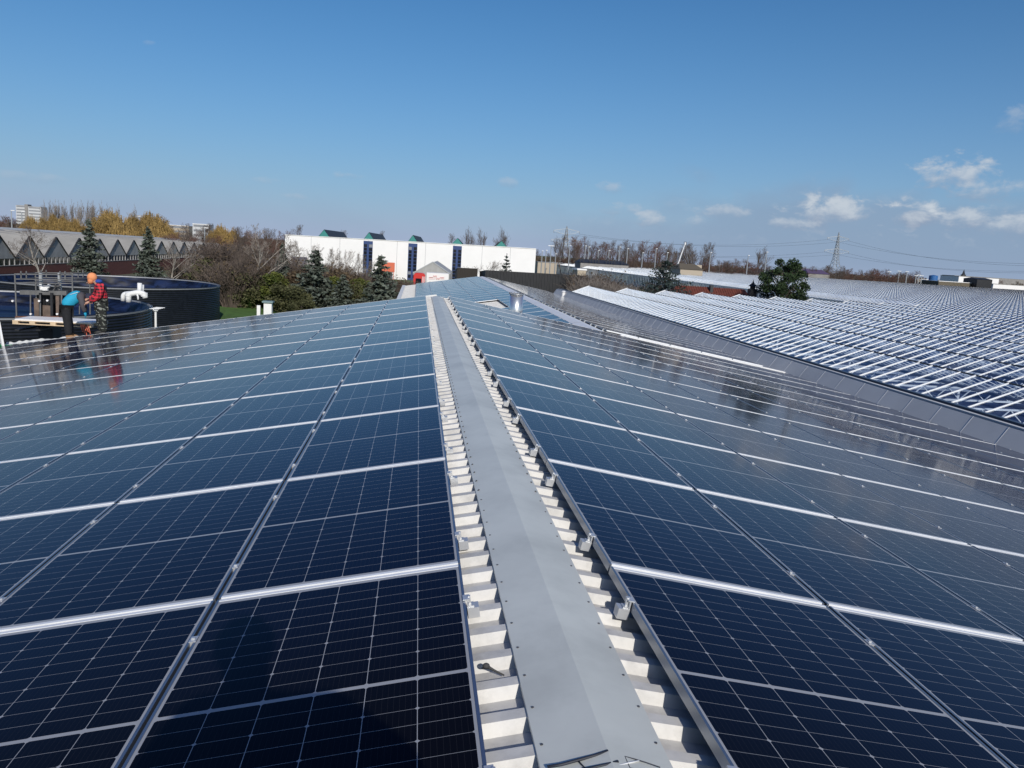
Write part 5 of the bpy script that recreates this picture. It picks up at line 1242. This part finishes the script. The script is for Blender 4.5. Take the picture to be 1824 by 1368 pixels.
v_, e_ = sub(V, ['pel', 'sp', 'ch', 'ls', 'le', 'lw', 'rs', 're', 'rw'], E_, .035); skin_mesh('jacket', pc, v_, e_, 'navy_cloth')
v_, e_ = sub(V, ['pel', 'lh', 'lk', 'la', 'rh', 'rk', 'ra'], E_, .025); skin_mesh('trousers', pc, v_, e_, 'black_cloth')
mb = MB(); ellipsoid(mb, (-.06, .03, 1.71), (.11, .125, .13), 16, cut=-.03); mb.build('hair', M['hair'], pc, smooth=True, local=True)
boots(pc, ((-.13, 0, .09), (.15, 0, .09)), (0, 1, 0), 'boot_black')
hand(pc, (-.12, .25, 1.29), (.35, .5, .4), (-1, 0, 0), 'skin'); hand(pc, (.04, .25, 1.29), (-.35, .5, .4), (1, 0, 0), 'skin'); face(pc, (-.06, .05, 1.66), (0, 1, -.2), (0, .2, 1))
ph_ = MB(); ph_.box((-.14, -.052, CZ-.04), (.02, -.044, CZ+.035)); tag(ph_.build('phone', M['black_metal']), 'black phone held up by the photographer behind the view', 'phone')
# ------------------------------------------------------------------ lift platform beyond the roof edge
mat('lift_grey', (.14, .14, .14), .6, .2, .2, 4); mat('rust', (.16, .07, .045), .85, 0, .3, 6); mat('lift_brown', (.13, .095, .075), .8, 0, .25, 5); mat('pale_wood', (.62, .47, .30), .75, 0, .15, 6); mat('dark_hole', (.01, .01, .01), .8)
LY = 25.6
def lp(u, v_, dy=0.0): p = at(u, v_, LY); return Vector((p.x, LY+dy, p.z))
lf = thing('lift_truck', 'dark lift mast with guard rails and forks raised beside the roof edge', 'lift truck', (lp(80, 560).x, LY+1.2, 0))
mb = MB()
zb2 = 2.0
for dy in (0, 1.3):
    mb.bar(lp(26.5, 488, dy), lp(30, 566, dy), .035, .035); mb.bar(lp(129, 489.5, dy), lp(130, 566, dy), .035, .035)
    for v0, v1 in ((488, 489.5), (497, 498.5), (503.5, 505)): mb.bar(lp(26.5, v0, dy), lp(129, v1, dy), .03, .03)
    for u in (37.5, 47, 107, 116): mb.bar(lp(u, 483, dy), lp(u+.3, 497, dy), .03, .03)
    for u in (54.5, 72.0, 110): mb.bar(lp(u, 525, dy), lp(u, 566, dy), .03, .03)
for u0, u1 in ((26.5, 26.5), (129, 129)):
    for v_ in (488, 497, 504): mb.bar(lp(u0, v_, 0), lp(u1, v_+.8, 1.3), .03, .03)
mb.build('guard_rails', M['lift_grey'], lf)
for u in (60.3, 94.5): mb = MB(); mb.bar(lp(u, 487, .45), lp(u+.8, 521, .45), .09, .08); mb.build('mast_rail', M['galv'], lf)
mb = MB(); mb.bar(lp(28, 521.5, .3), lp(112, 523, .3), .12, .13); mb.bar(lp(31, 566.5, .1), lp(117, 566.5, .1), .5, .06); mb.build('crossbeam', M['lift_grey'], lf)
mb = MB(); mb.bar(lp(31, 565, -.1), lp(117, 565, -.1), .06, .08); mb.build('rust_bar', M['rust'], lf)
mb = MB()
for (a, b, c_, d_) in ((57, 533, 68, 565), (96, 528, 101, 562), (70, 545, 86, 565)): 
    p, q = lp(a, d_), lp(c_, b); mb.box((p.x, LY+.15, p.z), (q.x, LY+.3, q.z))
mb.build('carriage_plates', M['lift_brown'], lf)
mb = MB()
p, q = lp(53, 565), lp(111, 526); mb.box((p.x, LY+.5, p.z), (q.x, LY+.75, q.z)); 
for u in (69.4, 89.5): mb.bar(lp(u, 522, .1), lp(u+.8, 568, .1), .07, .07)
for k in range(7): mb.bar(lp(72+k*2.3, 533+(k % 3)*3, .2), lp(73+k*2.3, 556-(k % 2)*5, .2), .03, .05)
mb.build('carriage', M['black_metal'], lf)
for (u, v_) in ((24.8, 535.8), (72, 535.8), (86.5, 535), (57, 559), (104, 559)):
    c = lp(u, v_, -.05); mb = MB(); mb.tube([c, c+Vector((0, -.05, 0))], .03, 10); mb.build('lamp', M['facade_white'], lf)
mb = MB(); p, q = lp(66, 604), lp(91, 582); mb.box((p.x, LY+.1, 0), (q.x, LY+.7, q.z+.3)); mb.build('mast', M['black_metal'], lf)
mb = MB(); c = lp(78, 600); mb.box((c.x-1, LY+.7, .5), (c.x+1, LY+3.8, 1.9)); chs = mb.build('chassis', M['lift_grey'], lf)
for dx in (-1.05, 1.05):
    for dy in (1.3, 3.2): mb = MB(); mb.tube([(c.x+dx-.15, LY+dy, .5), (c.x+dx+.15, LY+dy, .5)], .5, 18); mb.build('wheel', M['black_metal'], lf)
mb = MB()
for u in (62, 98): p = lp(u, 581.5, -1.1); q = lp(u, 581.5, .2); mb.bar((p.x, LY-1.1, p.z), (q.x, LY+.2, p.z), .12, .05)
mb.build('forks', M['black_metal'], lf)
# things clamped on the mast beam
c = lp(74, 512, .3); g1 = thing('bracket_bundle', 'white curved brackets lying on top of the lift crossbeam', 'brackets', (c.x, c.y, lp(74, 519).z))
mb = MB()
for k, (a, b, c_, d_) in enumerate(((65, 508, 70, 513), (83, 508, 78, 513), (67, 515, 80, 516), (70, 513, 78, 513), (74, 512, 74, 518))): mb.tube([lp(a, b, .2), lp((a+c_)/2, (b+d_)/2+.8, .2), lp(c_, d_, .2)], .05, 8)
mb.build('arms', M['pvc_white'], g1)
mb = MB()
for k in range(16):
    a = lp(88+rnd.random()*9, 505+rnd.random()*11, .2+rnd.random()*.2); b = a+Vector((rnd.uniform(-.12, .12), rnd.uniform(-.1, .1), rnd.uniform(-.1, .1))); mb.tube([a, b], .018, 5)
mb.tube([lp(88, 519, .3), lp(91, 507, .3)], .03, 6); mb.tube([lp(91, 507, .3), lp(99, 518, .3)], .03, 6)
tag(mb.build('hose_bundle', M['lift_grey']), 'tangled grey hoses beside the white brackets on the lift beam', 'hoses')
# pallet on the forks and what lies on it
PY0, PY1 = LY-1.15, LY+.05
def pp(u, v_): return at(u, v_, PY0)
pal = thing('pallet', 'pale wooden pallet raised on the lift forks', 'pallet', (pp(93, 580).x, LY-.5, pp(93, 580).z))
xl_, xr2 = pp(22, 577).x, pp(164, 577).x; z0_ = pp(93, 580.5).z; z1_ = pp(93, 573.5).z
mb = MB(); mb.box((xl_, PY0, z0_), (xr2, PY0+.1, z0_+.025)); mb.box((xl_, PY1-.1, z0_), (xr2, PY1, z0_+.025)); mb.box((xl_, PY0+.55, z0_), (xr2, PY0+.65, z0_+.025)); mb.build('bottom_boards', M['pale_wood'], pal)
mb = MB(); 
for k in range(9): mb.box((xl_, PY0+k*.135, z1_-.022), (xr2, PY0+.1+k*.135, z1_))
mb.build('top_boards', M['pale_wood'], pal)
for u in (22, 52, 89, 155):
    x = pp(u, 577).x
    mb = MB()
    for yy in (PY0+.002, PY0+.55, PY1-.102): mb.box((x+.001, yy, z0_+.025), (x+.15, yy+.1, z1_-.022))
    mb.build('blocks', M['pale_wood'], pal)
st_ = thing('board_stack', 'stack of white boards lying on the raised pallet', 'boards', ((xl_+xr2)/2, LY-.5, z1_))
for k in range(2):
    mb = MB(); mb.box((xl_+.05+.02*(k % 2), PY0+.02, z1_+k*.022), (xr2-.03, PY1-.25, z1_+k*.022+.02)); mb.build('board', M['facade_white'], st_)
c = pp(151, 576); sp_ = thing('ratchet_strap', 'orange ratchet strap dangling from the right end of the pallet', 'strap', (c.x, PY0-.03, z0_-.15))
mb = MB()
for k in range(5): mb.tube([(c.x-.1+k*.05, PY0-.04, z1_-.03-.03*(k % 2)), (c.x-.06+k*.05, PY0-.06, z0_-.05), (c.x-.04+k*.05, PY0-.04, z0_-.12-.05*(k % 3))], .015, 5)
mb.box((c.x-.1, PY0-.07, z1_-.1), (c.x+.02, PY0-.01, z1_-.03)); mb.build('webbing', M['orange_sign'], sp_)
# crumpled white film and rail along the edge, ladder, green rope
mb = MB(); P0 = at(12, 616, 23.2); P1 = at(150, 597.5, 23.2); n = 110; vs = []; fs = []
for i in range(n+1):
    f = i/n; x = P0.x+(P1.x-P0.x)*f; zz = zroof(x)+.03; w = .09*(1-f)+.02
    nn = noise.noise(Vector((x*2.3, 1, 0)))+.5*noise.noise(Vector((x*7, 5, 0))); vs += [(x, 23.1+.03*nn, zz), (x, 23.2, zz+max(.01, w*(.7+1.1*nn))), (x, 23.3+.05*nn, zz)]
for i in range(n): fs += [(3*i, 3*i+1, 3*i+4, 3*i+3), (3*i+1, 3*i+2, 3*i+5, 3*i+4)]
mb.raw(vs, fs); tag(mb.build('plastic_film', mat('film', (.6, .6, .57), .4, 0, .3, 5)), 'crumpled white plastic film along the far roof edge at left', 'plastic film')
la, lb = at(-1, 583, 22.7), at(7.5, 629, 22.5); ld = thing('ladder', 'white ladder end sticking up at the left photo edge', 'ladder', (lb.x, 22.5, lb.z))
dv = (lb-la); rl = Vector((-.40, .05, 0))
mb = MB(); mb.bar(la-dv*.2, lb, .05, .09); mb.bar(la-dv*.2+rl, lb+rl, .05, .09); mb.build('rail', M['facade_white'], ld)
mb = MB()
for k in range(4): p = la+dv*(.05+.28*k); mb.tube([p, p+rl], .016, 8)
mb.build('rungs', M['alu'], ld)
mat('green_rope', (.01, .22, .08), .7); mb = MB(); c = at(5, 614, 22.6)
pts = [c+Vector((.16*math.sin(k*2.1)+.1*math.cos(k*.7), .06*math.cos(k*1.3), -.08+.09*math.sin(k*1.7))) for k in range(26)]; mb.tube(pts, .014, 6)
tag(mb.build('rope', M['green_rope']), 'green rope coil tangled on the white ladder', 'rope')
# ------------------------------------------------------------------ small things in the foreground
mat('shadow_wire_dark', (.02, .023, .035), .6); mat('wire_white', (.78, .78, .78), .4)
def oncap(u, v_, h=.006):
    d = ray(u, v_); 
    s = (d.x > 0)
    best = None
    for sg in (1, -1):   # z = ZA+.018 - |x-XA|*T
        k = (ZA+.018+h-CZ+sg*XA*T)/(d.z+sg*d.x*T); p = d*k; p.z += CZ
        if (p.x-XA)*sg >= -1e-4: best = p
    return best
def wireobj(name, pts, r_, m_, lab, cat):
    mb = MB(); P = [oncap(*q[:2], h=q[2] if len(q) > 2 else r_) for q in pts]; mb.tube(P, r_, 6); return tag(mb.build(name, m_, smooth=True), lab, cat)
wireobj('cable', [(975, 1366), (1000, 1362), (1029, 1354), (1060, 1345.5), (1083, 1337.5)], .0042, M['shadow_wire_dark'], 'shadow line built as a dark tube on the left half of the ridge cap', 'cable')  # dark tubes laid on the cap in place of cast shadow lines
wireobj('cable', [(1040, 1371), (1062, 1366), (1080, 1362), (1101, 1356.5)], .0042, M['shadow_wire_dark'], 'short shadow line built as a dark tube right beside the longer one', 'cable')
wireobj('shadow_link', [(1029, 1354), (1036, 1362), (1044, 1370)], .0022, M['shadow_wire_dark'], 'thin dark tie joining the two dark cable pieces', 'cable tie')
wireobj('wire', [(1080, 1371), (1100, 1364), (1120, 1359), (1138, 1355)], .0022, M['wire_white'], 'thin white wire on the right half of the ridge cap at the bottom edge', 'wire')
wireobj('bent_wire', [(1176, 1367), (1150, 1358), (1130, 1352), (1113, 1347.5), (1117, 1357), (1122, 1368), (1135, 1371)], .0016, M['shadow_wire_dark'], 'thin bent wire frame under the white wire at the bottom edge', 'wire')
# dark knob shape with a thin tail in a rib left of the cap
zk = lambda x: zroof(x)
p0_ = at(868, 1187, 2.55); 
def onroofL(u, v_, h=.0):
    d = ray(u, v_); k = (ZA+h-CZ-XA*T)/(d.z-d.x*T); p = d*k; p.z += CZ; return p
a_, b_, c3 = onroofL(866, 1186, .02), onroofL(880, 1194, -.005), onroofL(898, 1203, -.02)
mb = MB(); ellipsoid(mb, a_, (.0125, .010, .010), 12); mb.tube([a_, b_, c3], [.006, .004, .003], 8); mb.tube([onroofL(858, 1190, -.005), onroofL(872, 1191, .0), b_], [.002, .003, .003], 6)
tag(mb.build('dark_knob', mat('knob_dark', (.05, .05, .05), .8), smooth=True), 'dark knobbed rubber strap lying on the white ribs left of the ridge', 'strap')
